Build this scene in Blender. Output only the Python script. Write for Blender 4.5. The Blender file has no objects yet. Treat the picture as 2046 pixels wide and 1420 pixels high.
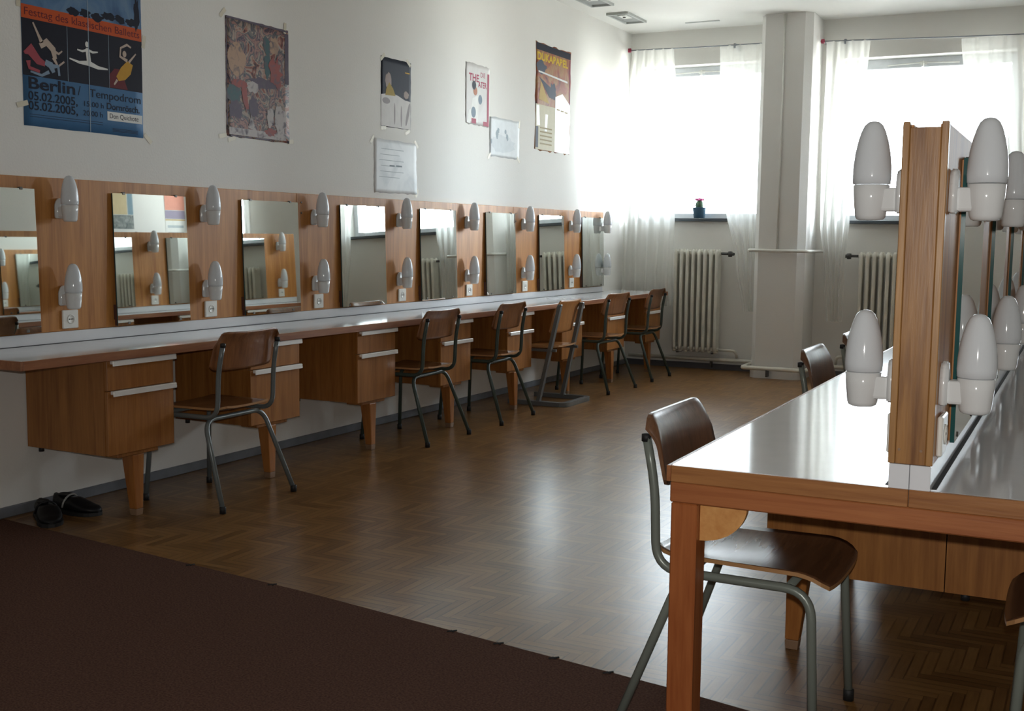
import bpy, bmesh, math, random
from mathutils import Vector, Matrix, Euler

PI = math.pi
SC = bpy.context.scene
COL = SC.collection
random.seed(7)

# ------------------------------------------------------------------ camera
CAM = (4.1772, 0.0, 1.2382)
cr = Vector((0.89007417, 0.45565562, 0.01208))
cu = Vector((-0.05740682, 0.08576837, 0.99465986))
cf = Vector((-0.45218628, 0.88601453, -0.10249795))
cd = bpy.data.cameras.new('camera')
cam = bpy.data.objects.new('camera', cd)
COL.objects.link(cam)
cam.matrix_world = Matrix(((cr.x, cu.x, -cf.x, CAM[0]), (cr.y, cu.y, -cf.y, CAM[1]), (cr.z, cu.z, -cf.z, CAM[2]), (0, 0, 0, 1)))
cd.sensor_fit = 'HORIZONTAL'
cd.sensor_width = 36.0
cd.lens = 2300.0 / 2046.0 * 36.0
cd.clip_start = 0.02
SC.camera = cam

# ------------------------------------------------------------------ colour management
SC.view_settings.view_transform = 'Standard'
SC.view_settings.look = 'None'
SC.view_settings.gamma = 1.0
SC.view_settings.use_curve_mapping = False
SC.view_settings.exposure = 0.0

# ------------------------------------------------------------------ world: bright overcast sky
SKY = 16.5
SUNSIDE = 12.0
W = bpy.data.worlds.new('world')
SC.world = W
W.use_nodes = True
nt = W.node_tree
nt.nodes.clear()
wo = nt.nodes.new('ShaderNodeOutputWorld')
bg = nt.nodes.new('ShaderNodeBackground')
tc = nt.nodes.new('ShaderNodeTexCoord')
sx = nt.nodes.new('ShaderNodeSeparateXYZ')
rp = nt.nodes.new('ShaderNodeValToRGB')
mp = nt.nodes.new('ShaderNodeMapRange')
nt.links.new(tc.outputs['Generated'], sx.inputs[0])
nt.links.new(sx.outputs['Z'], mp.inputs['Value'])
mp.inputs['From Min'].default_value = -1
mp.inputs['From Max'].default_value = 1
nt.links.new(mp.outputs[0], rp.inputs[0])
e = rp.color_ramp.elements
e[0].position = 0.0; e[0].color = (0.55, 0.55, 0.53, 1)
e[1].position = 1.0; e[1].color = (0.84, 0.92, 1.0, 1)
k = e.new(0.485); k.color = (0.66, 0.66, 0.64, 1)
k = e.new(0.52); k.color = (0.86, 0.93, 1.0, 1)
nt.links.new(rp.outputs[0], bg.inputs['Color'])
# thin cloud is brightest towards the right, where the veiled sun stands
ms = nt.nodes.new('ShaderNodeMapRange'); ms.interpolation_type = 'SMOOTHSTEP'
nt.links.new(sx.outputs['X'], ms.inputs['Value'])
ms.inputs['From Min'].default_value = 0.50; ms.inputs['From Max'].default_value = 0.72
ms.inputs['To Min'].default_value = SKY; ms.inputs['To Max'].default_value = SKY * SUNSIDE
nt.links.new(ms.outputs[0], bg.inputs['Strength'])
nt.links.new(bg.outputs[0], wo.inputs[0])

# window openings on the far wall: (x0, x1, z0, z1)
WINS = [(0.12, 1.32, 1.435, 2.877), (2.02, 3.45, 1.42, 2.85), (4.90, 5.68, 1.42, 2.85)]
D = 10.65          # far wall plane
CH = 3.20          # ceiling height
RX = 5.76          # right wall
BY = -1.6          # back wall
for (x0, x1, z0, z1) in WINS:
    l = bpy.data.lights.new('sky_portal', 'AREA')
    l.shape = 'RECTANGLE'; l.size = x1 - x0; l.size_y = z1 - z0
    l.cycles.is_portal = True
    o = bpy.data.objects.new('sky_portal', l); COL.objects.link(o)
    o.location = ((x0 + x1) / 2, D + 0.33, (z0 + z1) / 2)
    o.rotation_euler = (-PI / 2, 0, 0)

# the small flash that fired beside the lens
fl = bpy.data.lights.new('camera_flash', 'AREA')
fl.shape = 'DISK'; fl.size = 0.03; fl.energy = 29.0; fl.color = (1.0, 0.97, 0.92)
fo = bpy.data.objects.new('camera_flash', fl); COL.objects.link(fo)
fm = cam.matrix_world.copy()
fm.translation = Vector(CAM) + cu * 0.070 - cr * 0.005 - cf * 0.03
fo.matrix_world = fm

# ------------------------------------------------------------------ materials
def base_mat(name):
    m = bpy.data.materials.new(name); m.use_nodes = True
    return m, m.node_tree, m.node_tree.nodes['Principled BSDF']

def N(nt, t, **kw):
    n = nt.nodes.new(t)
    for a, b in kw.items(): setattr(n, a, b)
    return n

def math_n(nt, op, a, b=None, c=None):
    n = nt.nodes.new('ShaderNodeMath'); n.operation = op
    for i, v in enumerate((a, b, c)):
        if v is None: continue
        if isinstance(v, (int, float)): n.inputs[i].default_value = v
        else: nt.links.new(v, n.inputs[i])
    return n.outputs[0]

def ramp(nt, src, stops):
    r = nt.nodes.new('ShaderNodeValToRGB')
    el = r.color_ramp.elements
    while len(el) < len(stops): el.new(0.5)
    for i, (p, c) in enumerate(stops):
        el[i].position = p; el[i].color = (*c, 1)
    nt.links.new(src, r.inputs[0])
    return r.outputs[0]

def bump(nt, b, src, strength, dist):
    n = nt.nodes.new('ShaderNodeBump')
    n.inputs['Strength'].default_value = strength
    n.inputs['Distance'].default_value = dist
    nt.links.new(src, n.inputs['Height'])
    nt.links.new(n.outputs[0], b.inputs['Normal'])

def plain(name, col, rough=0.5, metal=0.0, spec=0.5, var=0.06, scale=12.0, coat=0.0):
    m, nt, b = base_mat(name)
    tc = N(nt, 'ShaderNodeTexCoord')
    no = N(nt, 'ShaderNodeTexNoise'); no.inputs['Scale'].default_value = scale; no.inputs['Detail'].default_value = 4
    nt.links.new(tc.outputs['Object'], no.inputs['Vector'])
    lo = tuple(max(0, c * (1 - var)) for c in col); hi = tuple(min(1, c * (1 + var)) for c in col)
    nt.links.new(ramp(nt, no.outputs[0], [(0.3, lo), (0.7, hi)]), b.inputs['Base Color'])
    b.inputs['Roughness'].default_value = rough; b.inputs['Metallic'].default_value = metal
    b.inputs['Specular IOR Level'].default_value = spec
    b.inputs['Coat Weight'].default_value = coat
    return m

def wood(name, dark, light, grain='Z', rough=0.4, freq=26.0, stretch=16.0, coat=0.0, spec=0.5):
    m, nt, b = base_mat(name)
    tc = N(nt, 'ShaderNodeTexCoord'); oi = N(nt, 'ShaderNodeObjectInfo')
    cmb = N(nt, 'ShaderNodeCombineXYZ')
    for i in range(3): nt.links.new(math_n(nt, 'MULTIPLY', oi.outputs['Random'], 7.0 + 3 * i), cmb.inputs[i])
    add = N(nt, 'ShaderNodeVectorMath', operation='ADD')
    nt.links.new(tc.outputs['Object'], add.inputs[0]); nt.links.new(cmb.outputs[0], add.inputs[1])
    mp = N(nt, 'ShaderNodeMapping')
    sc = [freq, freq, freq]; sc['XYZ'.index(grain)] = freq / stretch
    mp.inputs['Scale'].default_value = sc
    nt.links.new(add.outputs[0], mp.inputs[0])
    n1 = N(nt, 'ShaderNodeTexNoise'); n1.inputs['Scale'].default_value = 1.0; n1.inputs['Detail'].default_value = 6; n1.inputs['Distortion'].default_value = 0.6
    n2 = N(nt, 'ShaderNodeTexNoise'); n2.inputs['Scale'].default_value = 5.0; n2.inputs['Detail'].default_value = 3
    nt.links.new(mp.outputs[0], n1.inputs['Vector']); nt.links.new(mp.outputs[0], n2.inputs['Vector'])
    mix = math_n(nt, 'ADD', math_n(nt, 'MULTIPLY', n1.outputs[0], 0.7), math_n(nt, 'MULTIPLY', n2.outputs[0], 0.3))
    mid = tuple((a + c) / 2 for a, c in zip(dark, light))
    nt.links.new(ramp(nt, mix, [(0.33, dark), (0.5, mid), (0.68, light)]), b.inputs['Base Color'])
    b.inputs['Roughness'].default_value = rough
    b.inputs['Coat Weight'].default_value = coat; b.inputs['Coat Roughness'].default_value = 0.15
    b.inputs['Specular IOR Level'].default_value = spec
    bump(nt, b, n2.outputs[0], 0.12, 0.002)
    return m

M = {}
def wall_mat(name, col):
    m, nt, b = base_mat(name)
    tc = N(nt, 'ShaderNodeTexCoord')
    n1 = N(nt, 'ShaderNodeTexNoise'); n1.inputs['Scale'].default_value = 1.3; n1.inputs['Detail'].default_value = 6
    n2 = N(nt, 'ShaderNodeTexNoise'); n2.inputs['Scale'].default_value = 90; n2.inputs['Detail'].default_value = 5
    nt.links.new(tc.outputs['Object'], n1.inputs['Vector']); nt.links.new(tc.outputs['Object'], n2.inputs['Vector'])
    nt.links.new(ramp(nt, n1.outputs[0], [(0.3, tuple(c * 0.95 for c in col)), (0.7, col)]), b.inputs['Base Color'])
    b.inputs['Roughness'].default_value = 0.75
    b.inputs['Specular IOR Level'].default_value = 0.3
    bump(nt, b, n2.outputs[0], 0.25, 0.003)
    return m
M['wall'] = wall_mat('painted_wall', (0.80, 0.785, 0.745))
M['ceil'] = wall_mat('painted_ceiling', (0.86, 0.85, 0.81))
M['pillar'] = wall_mat('painted_pillar', (0.80, 0.79, 0.76))
M['white_paint'] = plain('white_gloss_paint', (0.78, 0.78, 0.74), 0.35)
M['rad_paint'] = plain('radiator_paint', (0.76, 0.74, 0.66), 0.4)
M['base'] = plain('grey_skirting_paint', (0.16, 0.17, 0.19), 0.5, var=0.15)
M['base_far'] = plain('dark_skirting', (0.10, 0.10, 0.11), 0.5)
M['sill'] = plain('slate_sill', (0.07, 0.085, 0.10), 0.4)
M['panel'] = wood('panel_veneer', (0.33, 0.122, 0.026), (0.56, 0.252, 0.066), 'Z', 0.46, spec=0.35)
M['cab'] = wood('cabinet_veneer', (0.25, 0.090, 0.018), (0.41, 0.172, 0.042), 'Z', 0.36, freq=30)
M['cab_dark'] = wood('cabinet_side_veneer', (0.24, 0.088, 0.018), (0.41, 0.172, 0.042), 'Z', 0.38, freq=30)
M['leg'] = wood('leg_wood', (0.29, 0.100, 0.021), (0.45, 0.184, 0.047), 'Z', 0.36, freq=34)
M['edge_y'] = wood('edge_wood_long', (0.22, 0.075, 0.028), (0.36, 0.145, 0.055), 'Y', 0.4, freq=30)
M['edge_x'] = wood('edge_wood_short', (0.21, 0.072, 0.022), (0.42, 0.19, 0.065), 'X', 0.33, freq=40, stretch=22)
M['apron_x'] = wood('apron_wood', (0.26, 0.075, 0.024), (0.42, 0.155, 0.055), 'X', 0.33, freq=36, stretch=22)
M['post'] = wood('post_wood', (0.17, 0.066, 0.017), (0.42, 0.205, 0.060), 'Z', 0.34, freq=30, stretch=14)
M['batten'] = wood('batten_wood', (0.26, 0.12, 0.036), (0.46, 0.245, 0.085), 'Z', 0.34, freq=30, stretch=14)
M['tleg'] = wood('table_leg_wood', (0.27, 0.072, 0.02), (0.42, 0.14, 0.043), 'Z', 0.33, freq=36)
M['gusset'] = wood('gusset_wood', (0.56, 0.24, 0.07), (0.70, 0.36, 0.125), 'Y', 0.35)
M['gap'] = plain('dark_gap', (0.012, 0.011, 0.012), 0.7)
M['laminate'] = plain('white_laminate', (0.74, 0.75, 0.77), 0.09, spec=0.5, var=0.02)
M['upstand'] = plain('upstand_laminate', (0.76, 0.77, 0.80), 0.16, var=0.02)
M['alu'] = plain('aluminium_strip', (0.95, 0.95, 0.93), 0.30, metal=0.15, var=0.02)
M['porcelain'] = plain('grey_white_porcelain', (0.72, 0.73, 0.73), 0.12, var=0.015)
M['opal'] = plain('opal_glass', (0.76, 0.79, 0.82), 0.10, var=0.01)
_nt = M['opal'].node_tree
_tl = N(_nt, 'ShaderNodeBsdfTranslucent'); _tl.inputs[0].default_value = (0.90, 0.93, 0.95, 1)
_mx = N(_nt, 'ShaderNodeMixShader'); _mx.inputs[0].default_value = 0.14
_nt.links.new(_nt.nodes['Principled BSDF'].outputs[0], _mx.inputs[1]); _nt.links.new(_tl.outputs[0], _mx.inputs[2])
_nt.links.new(_mx.outputs[0], _nt.nodes['Material Output'].inputs[0])
M['rubber'] = plain('black_rubber', (0.012, 0.012, 0.013), 0.6)
M['socket'] = plain('socket_plastic', (0.80, 0.79, 0.74), 0.3, var=0.02)
M['screw'] = plain('dull_screw', (0.10, 0.09, 0.08), 0.4, metal=0.6)
M['brass'] = plain('worn_ferrule', (0.27, 0.165, 0.10), 0.4)
M['backing'] = plain('mirror_backing', (0.075, 0.028, 0.020), 0.6)
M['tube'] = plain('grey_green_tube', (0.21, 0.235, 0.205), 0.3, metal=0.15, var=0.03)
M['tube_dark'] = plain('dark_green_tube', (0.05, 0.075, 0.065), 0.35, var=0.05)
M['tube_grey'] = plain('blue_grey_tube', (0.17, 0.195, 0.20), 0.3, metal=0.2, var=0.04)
M['bar_grey'] = plain('dull_grey_bar', (0.15, 0.155, 0.155), 0.38, var=0.05)
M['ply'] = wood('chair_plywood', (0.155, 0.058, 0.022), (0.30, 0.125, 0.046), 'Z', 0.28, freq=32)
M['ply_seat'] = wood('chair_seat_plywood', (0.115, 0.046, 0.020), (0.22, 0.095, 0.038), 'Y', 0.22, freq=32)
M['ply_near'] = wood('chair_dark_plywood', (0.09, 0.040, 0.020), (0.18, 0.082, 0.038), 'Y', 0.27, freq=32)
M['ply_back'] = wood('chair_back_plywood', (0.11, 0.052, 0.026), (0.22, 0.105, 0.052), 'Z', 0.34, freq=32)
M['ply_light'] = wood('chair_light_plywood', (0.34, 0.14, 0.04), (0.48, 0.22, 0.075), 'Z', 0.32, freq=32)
M['ply_edge'] = plain('plywood_edge', (0.42, 0.22, 0.09), 0.5)
M['shoe'] = plain('black_shoe_leather', (0.006, 0.006, 0.007), 0.5, spec=0.3)
M['strap'] = plain('pale_strap', (0.30, 0.30, 0.29), 0.4)
M['pot'] = plain('blue_pot_glaze', (0.045, 0.10, 0.15), 0.35)
M['cactus'] = plain('cactus_green', (0.05, 0.11, 0.06), 0.6, var=0.3)
M['flower'] = plain('pink_petals', (0.55, 0.10, 0.28), 0.6)
M['soil'] = plain('potting_soil', (0.03, 0.02, 0.015), 0.9)
M['wire'] = plain('steel_wire', (0.25, 0.27, 0.30), 0.35, metal=0.5)
M['red'] = plain('red_knob', (0.32, 0.03, 0.07), 0.4)
M['steel'] = plain('dark_valve', (0.10, 0.10, 0.10), 0.4, metal=0.4)
M['frame'] = plain('window_frame_paint', (0.72, 0.75, 0.78), 0.4)
M['vent'] = plain('vent_grey', (0.50, 0.52, 0.50), 0.6)
M['vent_dark'] = plain('vent_shadow_grey', (0.33, 0.34, 0.33), 0.6)
M['tape'] = plain('yellowed_tape', (0.60, 0.54, 0.40), 0.45)

def mirror_mat():
    m, nt, b = base_mat('mirror_silver')
    b.inputs['Base Color'].default_value = (0.80, 0.83, 0.80, 1)
    b.inputs['Metallic'].default_value = 1.0
    tc = N(nt, 'ShaderNodeTexCoord'); no = N(nt, 'ShaderNodeTexNoise')
    no.inputs['Scale'].default_value = 6; nt.links.new(tc.outputs['Object'], no.inputs['Vector'])
    nt.links.new(math_n(nt, 'MULTIPLY', no.outputs[0], 0.03), b.inputs['Roughness'])
    return m
M['mirror'] = mirror_mat()
M['glass_edge'] = plain('green_glass_edge', (0.02, 0.09, 0.09), 0.1)

def glass_mat():
    m, nt, b = base_mat('window_glass')
    nt.nodes.remove(b)
    tr = N(nt, 'ShaderNodeBsdfTransparent'); gl = N(nt, 'ShaderNodeBsdfGlossy'); mx = N(nt, 'ShaderNodeMixShader'); fr = N(nt, 'ShaderNodeFresnel')
    tr.inputs[0].default_value = (0.95, 0.97, 0.97, 1); gl.inputs['Roughness'].default_value = 0.02
    fr.inputs[0].default_value = 1.45
    nt.links.new(math_n(nt, 'MULTIPLY', fr.outputs[0], 0.8), mx.inputs[0])
    nt.links.new(tr.outputs[0], mx.inputs[1]); nt.links.new(gl.outputs[0], mx.inputs[2])
    nt.links.new(mx.outputs[0], nt.nodes['Material Output'].inputs[0])
    return m
M['glass'] = glass_mat()

def curtain_mat():
    m, nt, b = base_mat('sheer_voile')
    nt.nodes.remove(b)
    tr = N(nt, 'ShaderNodeBsdfTransparent'); tl = N(nt, 'ShaderNodeBsdfTranslucent'); df = N(nt, 'ShaderNodeBsdfDiffuse')
    m1 = N(nt, 'ShaderNodeMixShader'); m2 = N(nt, 'ShaderNodeMixShader')
    tl.inputs[0].default_value = (0.88, 0.88, 0.84, 1); df.inputs[0].default_value = (0.80, 0.80, 0.76, 1)
    m1.inputs[0].default_value = 0.45
    nt.links.new(tl.outputs[0], m1.inputs[1]); nt.links.new(df.outputs[0], m1.inputs[2])
    lw = N(nt, 'ShaderNodeLayerWeight'); lw.inputs[0].default_value = 0.35
    nt.links.new(math_n(nt, 'ADD', math_n(nt, 'MULTIPLY', lw.outputs['Facing'], 0.22), 0.56), m2.inputs[0])
    nt.links.new(tr.outputs[0], m2.inputs[1]); nt.links.new(m1.outputs[0], m2.inputs[2])
    nt.links.new(m2.outputs[0], nt.nodes['Material Output'].inputs[0])
    return m
M['voile'] = curtain_mat()

def floor_mat():
    m, nt, b = base_mat('herringbone_vinyl')
    g = N(nt, 'ShaderNodeNewGeometry'); s = N(nt, 'ShaderNodeSeparateXYZ')
    nt.links.new(g.outputs['Position'], s.inputs[0])
    Wd, n = 0.034, 6
    X = math_n(nt, 'DIVIDE', s.outputs[0], Wd); Y = math_n(nt, 'DIVIDE', s.outputs[1], Wd)
    i = math_n(nt, 'FLOOR', X); j = math_n(nt, 'FLOOR', Y)
    k = math_n(nt, 'FLOORED_MODULO', math_n(nt, 'SUBTRACT', i, j), 2 * n)
    horiz = math_n(nt, 'LESS_THAN', k, n - 0.5)
    hx = math_n(nt, 'SUBTRACT', i, k)
    vy = math_n(nt, 'ADD', j, k)
    def sel(a, c): # horiz ? a : c
        return math_n(nt, 'ADD', math_n(nt, 'MULTIPLY', a, horiz), math_n(nt, 'MULTIPLY', c, math_n(nt, 'SUBTRACT', 1.0, horiz)))
    ida = sel(hx, i); idb = sel(j, math_n(nt, 'ADD', vy, 501.0))
    cid = N(nt, 'ShaderNodeCombineXYZ'); nt.links.new(ida, cid.inputs[0]); nt.links.new(idb, cid.inputs[1])
    wn = N(nt, 'ShaderNodeTexWhiteNoise', noise_dimensions='2D'); nt.links.new(cid.outputs[0], wn.inputs['Vector'])
    # across-plank coordinate
    ac = sel(math_n(nt, 'FRACT', Y), math_n(nt, 'FRACT', X))
    edge = math_n(nt, 'ABSOLUTE', math_n(nt, 'SUBTRACT', ac, 0.5))
    line = math_n(nt, 'GREATER_THAN', edge, 0.42)
    # grain stretched along the plank
    al = sel(X, Y); ax = sel(Y, X)
    gv = N(nt, 'ShaderNodeCombineXYZ')
    nt.links.new(math_n(nt, 'MULTIPLY', al, 0.35), gv.inputs[0]); nt.links.new(math_n(nt, 'MULTIPLY', ax, 3.6), gv.inputs[1]); nt.links.new(math_n(nt, 'MULTIPLY', wn.outputs[0], 40.0), gv.inputs[2])
    gn = N(nt, 'ShaderNodeTexNoise'); gn.inputs['Scale'].default_value = 1.0; gn.inputs['Detail'].default_value = 3
    nt.links.new(gv.outputs[0], gn.inputs['Vector'])
    v = math_n(nt, 'ADD', math_n(nt, 'ADD', math_n(nt, 'MULTIPLY', wn.outputs[0], 0.40), 0.09), math_n(nt, 'MULTIPLY', gn.outputs[0], 0.55))
    v = math_n(nt, 'SUBTRACT', v, math_n(nt, 'MULTIPLY', line, 0.34))
    col = ramp(nt, v, [(0.08, (0.080, 0.036, 0.012)), (0.5, (0.19, 0.094, 0.031)), (0.95, (0.32, 0.172, 0.058))])
    nt.links.new(col, b.inputs['Base Color'])
    b.inputs['Roughness'].default_value = 0.29
    b.inputs['Specular IOR Level'].default_value = 0.34
    return m
M['floor'] = floor_mat()

def carpet_mat():
    m, nt, b = base_mat('brown_carpet')
    tc = N(nt, 'ShaderNodeTexCoord')
    no = N(nt, 'ShaderNodeTexNoise'); no.inputs['Scale'].default_value = 160; no.inputs['Detail'].default_value = 4
    nt.links.new(tc.outputs['Object'], no.inputs['Vector'])
    nt.links.new(ramp(nt, no.outputs[0], [(0.3, (0.062, 0.032, 0.023)), (0.7, (0.135, 0.070, 0.050))]), b.inputs['Base Color'])
    b.inputs['Roughness'].default_value = 0.95; b.inputs['Specular IOR Level'].default_value = 0.05
    bump(nt, b, no.outputs[0], 0.6, 0.004)
    return m
M['carpet'] = carpet_mat()

def paper(name, col, rough=0.5, var=0.04, scale=20):
    if name not in M: M[name] = plain(name, col, rough, spec=0.09, var=var, scale=scale)
    return M[name]

def blotch(name, cols, scale=9.0, rough=0.3, dist=1.5):
    m, nt, b = base_mat(name)
    tc = N(nt, 'ShaderNodeTexCoord'); no = N(nt, 'ShaderNodeTexNoise')
    no.inputs['Scale'].default_value = scale; no.inputs['Detail'].default_value = 6; no.inputs['Distortion'].default_value = dist
    nt.links.new(tc.outputs['Object'], no.inputs['Vector'])
    n = len(cols)
    nt.links.new(ramp(nt, no.outputs[0], [(0.30 + 0.40 * i / (n - 1), c) for i, c in enumerate(cols)]), b.inputs['Base Color'])
    b.inputs['Roughness'].default_value = max(rough, 0.42); b.inputs['Specular IOR Level'].default_value = 0.10
    M[name] = m
    return m

# ------------------------------------------------------------------ mesh helpers
def bm_new(): return bmesh.new()

def add_box(bm, x0, x1, y0, y1, z0, z1, bev=0.0, mi=0, seg=1):
    vs = [bm.verts.new(p) for p in ((x0, y0, z0), (x1, y0, z0), (x1, y1, z0), (x0, y1, z0), (x0, y0, z1), (x1, y0, z1), (x1, y1, z1), (x0, y1, z1))]
    fs = [bm.faces.new([vs[i] for i in q]) for q in ((0, 3, 2, 1), (4, 5, 6, 7), (0, 1, 5, 4), (1, 2, 6, 5), (2, 3, 7, 6), (3, 0, 4, 7))]
    for f in fs: f.material_index = mi
    if bev > 0:
        es = list({e for f in fs for e in f.edges})
        r = bmesh.ops.bevel(bm, geom=es, offset=bev, segments=seg, affect='EDGES', profile=0.5)
        for f in r['faces']: f.material_index = mi
    return fs

def add_taper(bm, c0, s0, c1, s1, bev=0.0, mi=0):
    """square bar from centre c0 half sizes s0 to centre c1 half sizes s1 (along z)"""
    vs = []
    for (c, s) in ((c0, s0), (c1, s1)):
        for dx, dy in ((-1, -1), (1, -1), (1, 1), (-1, 1)):
            vs.append(bm.verts.new((c[0] + dx * s[0], c[1] + dy * s[1], c[2])))
    fs = [bm.faces.new([vs[i] for i in q]) for q in ((3, 2, 1, 0), (4, 5, 6, 7), (0, 1, 5, 4), (1, 2, 6, 5), (2, 3, 7, 6), (3, 0, 4, 7))]
    for f in fs: f.material_index = mi
    if bev > 0:
        es = list({e for f in fs for e in f.edges})
        bmesh.ops.bevel(bm, geom=es, offset=bev, segments=2, affect='EDGES', profile=0.5)

def fillet(pts, rads, seg=6):
    out = [Vector(pts[0])]
    for i in range(1, len(pts) - 1):
        p, a, b = Vector(pts[i]), Vector(pts[i - 1]), Vector(pts[i + 1])
        r = rads[i - 1] if isinstance(rads, (list, tuple)) else rads
        u, v = (a - p).normalized(), (b - p).normalized()
        d = min(r, (a - p).length * 0.49, (b - p).length * 0.49)
        for k in range(seg + 1):
            t = k / seg
            out.append((p + u * d) * (1 - t) ** 2 + p * 2 * t * (1 - t) + (p + v * d) * t * t)
    out.append(Vector(pts[-1]))
    return out

def add_tube(bm, pts, r, seg=10, mi=0, sy=1.0, square=False):
    pts = [Vector(p) for p in pts]
    rings = []
    t0 = (pts[1] - pts[0]).normalized()
    ref = Vector((0, 0, 1)) if abs(t0.z) < 0.9 else Vector((0, 1, 0))
    nrm = (ref - t0 * ref.dot(t0)).normalized()
    for i, p in enumerate(pts):
        t = ((pts[min(i + 1, len(pts) - 1)] - pts[max(i - 1, 0)])).normalized()
        nrm = (nrm - t * nrm.dot(t)).normalized()
        bn = t.cross(nrm)
        rr = r[i] if isinstance(r, (list, tuple)) else r
        ring = []
        for k in range(seg):
            a = 2 * PI * k / seg + (PI / seg if square else 0)
            ring.append(bm.verts.new(p + nrm * math.cos(a) * rr + bn * math.sin(a) * rr * sy))
        rings.append(ring)
    for a, b in zip(rings, rings[1:]):
        for k in range(seg):
            f = bm.faces.new((a[k], a[(k + 1) % seg], b[(k + 1) % seg], b[k])); f.smooth = not square; f.material_index = mi
    f = bm.faces.new(list(reversed(rings[0]))); f.material_index = mi
    f = bm.faces.new(rings[-1]); f.material_index = mi

def add_lathe(bm, prof, c=(0, 0, 0), seg=24, mi=0, axis='z'):
    rings = []
    for (r, h) in prof:
        if r < 1e-5:
            p = (0, 0, h)
            rings.append([bm.verts.new(to_axis(p, axis, c))])
        else:
            rings.append([bm.verts.new(to_axis((r * math.cos(2 * PI * k / seg), r * math.sin(2 * PI * k / seg), h), axis, c)) for k in range(seg)])
    for a, b in zip(rings, rings[1:]):
        for k in range(seg):
            q = [a[k % len(a)], a[(k + 1) % len(a)], b[(k + 1) % len(b)], b[k % len(b)]]
            u = []
            for v in q:
                if v not in u: u.append(v)
            if len(u) > 2:
                f = bm.faces.new(u); f.smooth = True; f.material_index = mi
    for rg in (rings[0], rings[-1]):
        if len(rg) > 2:
            f = bm.faces.new(rg); f.material_index = mi

def to_axis(p, axis, c):
    x, y, z = p
    if axis == 'x': x, y, z = z, x, y
    elif axis == 'y': x, y, z = x, z, y
    return (x + c[0], y + c[1], z + c[2])

def add_prism(bm, poly, plane, a, b, mi=0, smooth=False):
    """extrude a 2-D polygon; plane 'yz' -> along x from a to b, 'xz' -> along y, 'xy' -> along z"""
    def P(u, v, w):
        return {'yz': (w, u, v), 'xz': (u, w, v), 'xy': (u, v, w)}[plane]
    A = [bm.verts.new(P(u, v, a)) for u, v in poly]; B = [bm.verts.new(P(u, v, b)) for u, v in poly]
    n = len(poly)
    fs = [bm.faces.new(A), bm.faces.new(B)]
    for k in range(n):
        f = bm.faces.new((A[k], A[(k + 1) % n], B[(k + 1) % n], B[k])); f.smooth = smooth; fs.append(f)
    for f in fs: f.material_index = mi

def obj(name, bm, mats, parent=None, loc=None):
    bmesh.ops.recalc_face_normals(bm, faces=bm.faces)
    me = bpy.data.meshes.new(name); bm.to_mesh(me); bm.free()
    for m in (mats if isinstance(mats, (list, tuple)) else [mats]): me.materials.append(m)
    o = bpy.data.objects.new(name, me); COL.objects.link(o)
    if parent is not None: o.parent = parent
    if loc is not None: o.location = loc
    return o

def tag(o, label, cat, group=None):
    o['label'] = label; o['category'] = cat
    if group: o['group'] = group
    return o

def thing(name, label, cat, loc=(0, 0, 0), rz=0.0, group=None):
    o = bpy.data.objects.new(name, None); COL.objects.link(o)
    o.location = loc; o.rotation_euler = (0, 0, rz); o.empty_display_size = 0.1
    return tag(o, label, cat, group)

def struct(name, bm, mats, parent=None):
    o = obj(name, bm, mats, parent)
    if parent is None: o['kind'] = 'structure'
    return o

def dup(root, loc, rz, label, group=None):
    r = root.copy(); COL.objects.link(r); r.location = loc; r.rotation_euler = (0, 0, rz); r['label'] = label
    if group: r['group'] = group
    for ch in list(root.children):
        c = ch.copy(); COL.objects.link(c); c.parent = r
        for g in list(ch.children):
            d = g.copy(); COL.objects.link(d); d.parent = c
    return r

def box_obj(name, b, mat, parent=None, bev=0.0):
    bm = bm_new(); add_box(bm, *b, bev=bev); return obj(name, bm, mat, parent)

ORD = ['first', 'second', 'third', 'fourth', 'fifth', 'sixth', 'seventh', 'eighth', 'ninth', 'tenth', 'eleventh', 'twelfth']

# ================================================================== room shell
T = 0.36
bm = bm_new(); add_box(bm, -0.3, RX + 0.3, BY - 0.3, D + T, -0.12, 0.0); struct('floor', bm, M['floor'])
bm = bm_new(); add_box(bm, -0.3, RX + 0.3, BY - 0.3, D + T, CH, CH + 0.12); struct('ceiling', bm, M['ceil'])
bm = bm_new(); add_box(bm, -0.3, 0.0, BY - 0.3, D + T, 0, CH); struct('wall_left', bm, M['wall'])
bm = bm_new(); add_box(bm, RX, RX + 0.3, BY - 0.3, D + T, 0, CH); struct('wall_right', bm, M['wall'])
bm = bm_new(); add_box(bm, 0, RX, BY - 0.3, BY, 0, CH); struct('wall_back', bm, M['wall'])
# far wall with its window openings
bm = bm_new()
xs = [0.0]
for (x0, x1, z0, z1) in WINS:
    add_box(bm, xs[-1], x0, D, D + T, 0, CH)
    add_box(bm, x0, x1, D, D + T, 0, z0 - 0.03)
    add_box(bm, x0, x1, D, D + T, z1, CH)
    xs.append(x1)
add_box(bm, xs[-1], RX, D, D + T, 0, CH)
struct('wall_far', bm, M['wall'])
# pillar between the first two windows, chamfered corners
bm = bm_new()
add_prism(bm, [(1.385, D), (1.385, 10.26), (1.43, 10.20), (1.775, 10.20), (1.835, 10.26), (1.835, D)], 'xy', 0.085, CH)
add_prism(bm, [(1.375, D), (1.375, 10.25), (1.425, 10.19), (1.78, 10.19), (1.845, 10.25), (1.845, D)], 'xy', 0.0, 0.085)
struct('trim_1', bm, M['pillar'])
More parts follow.
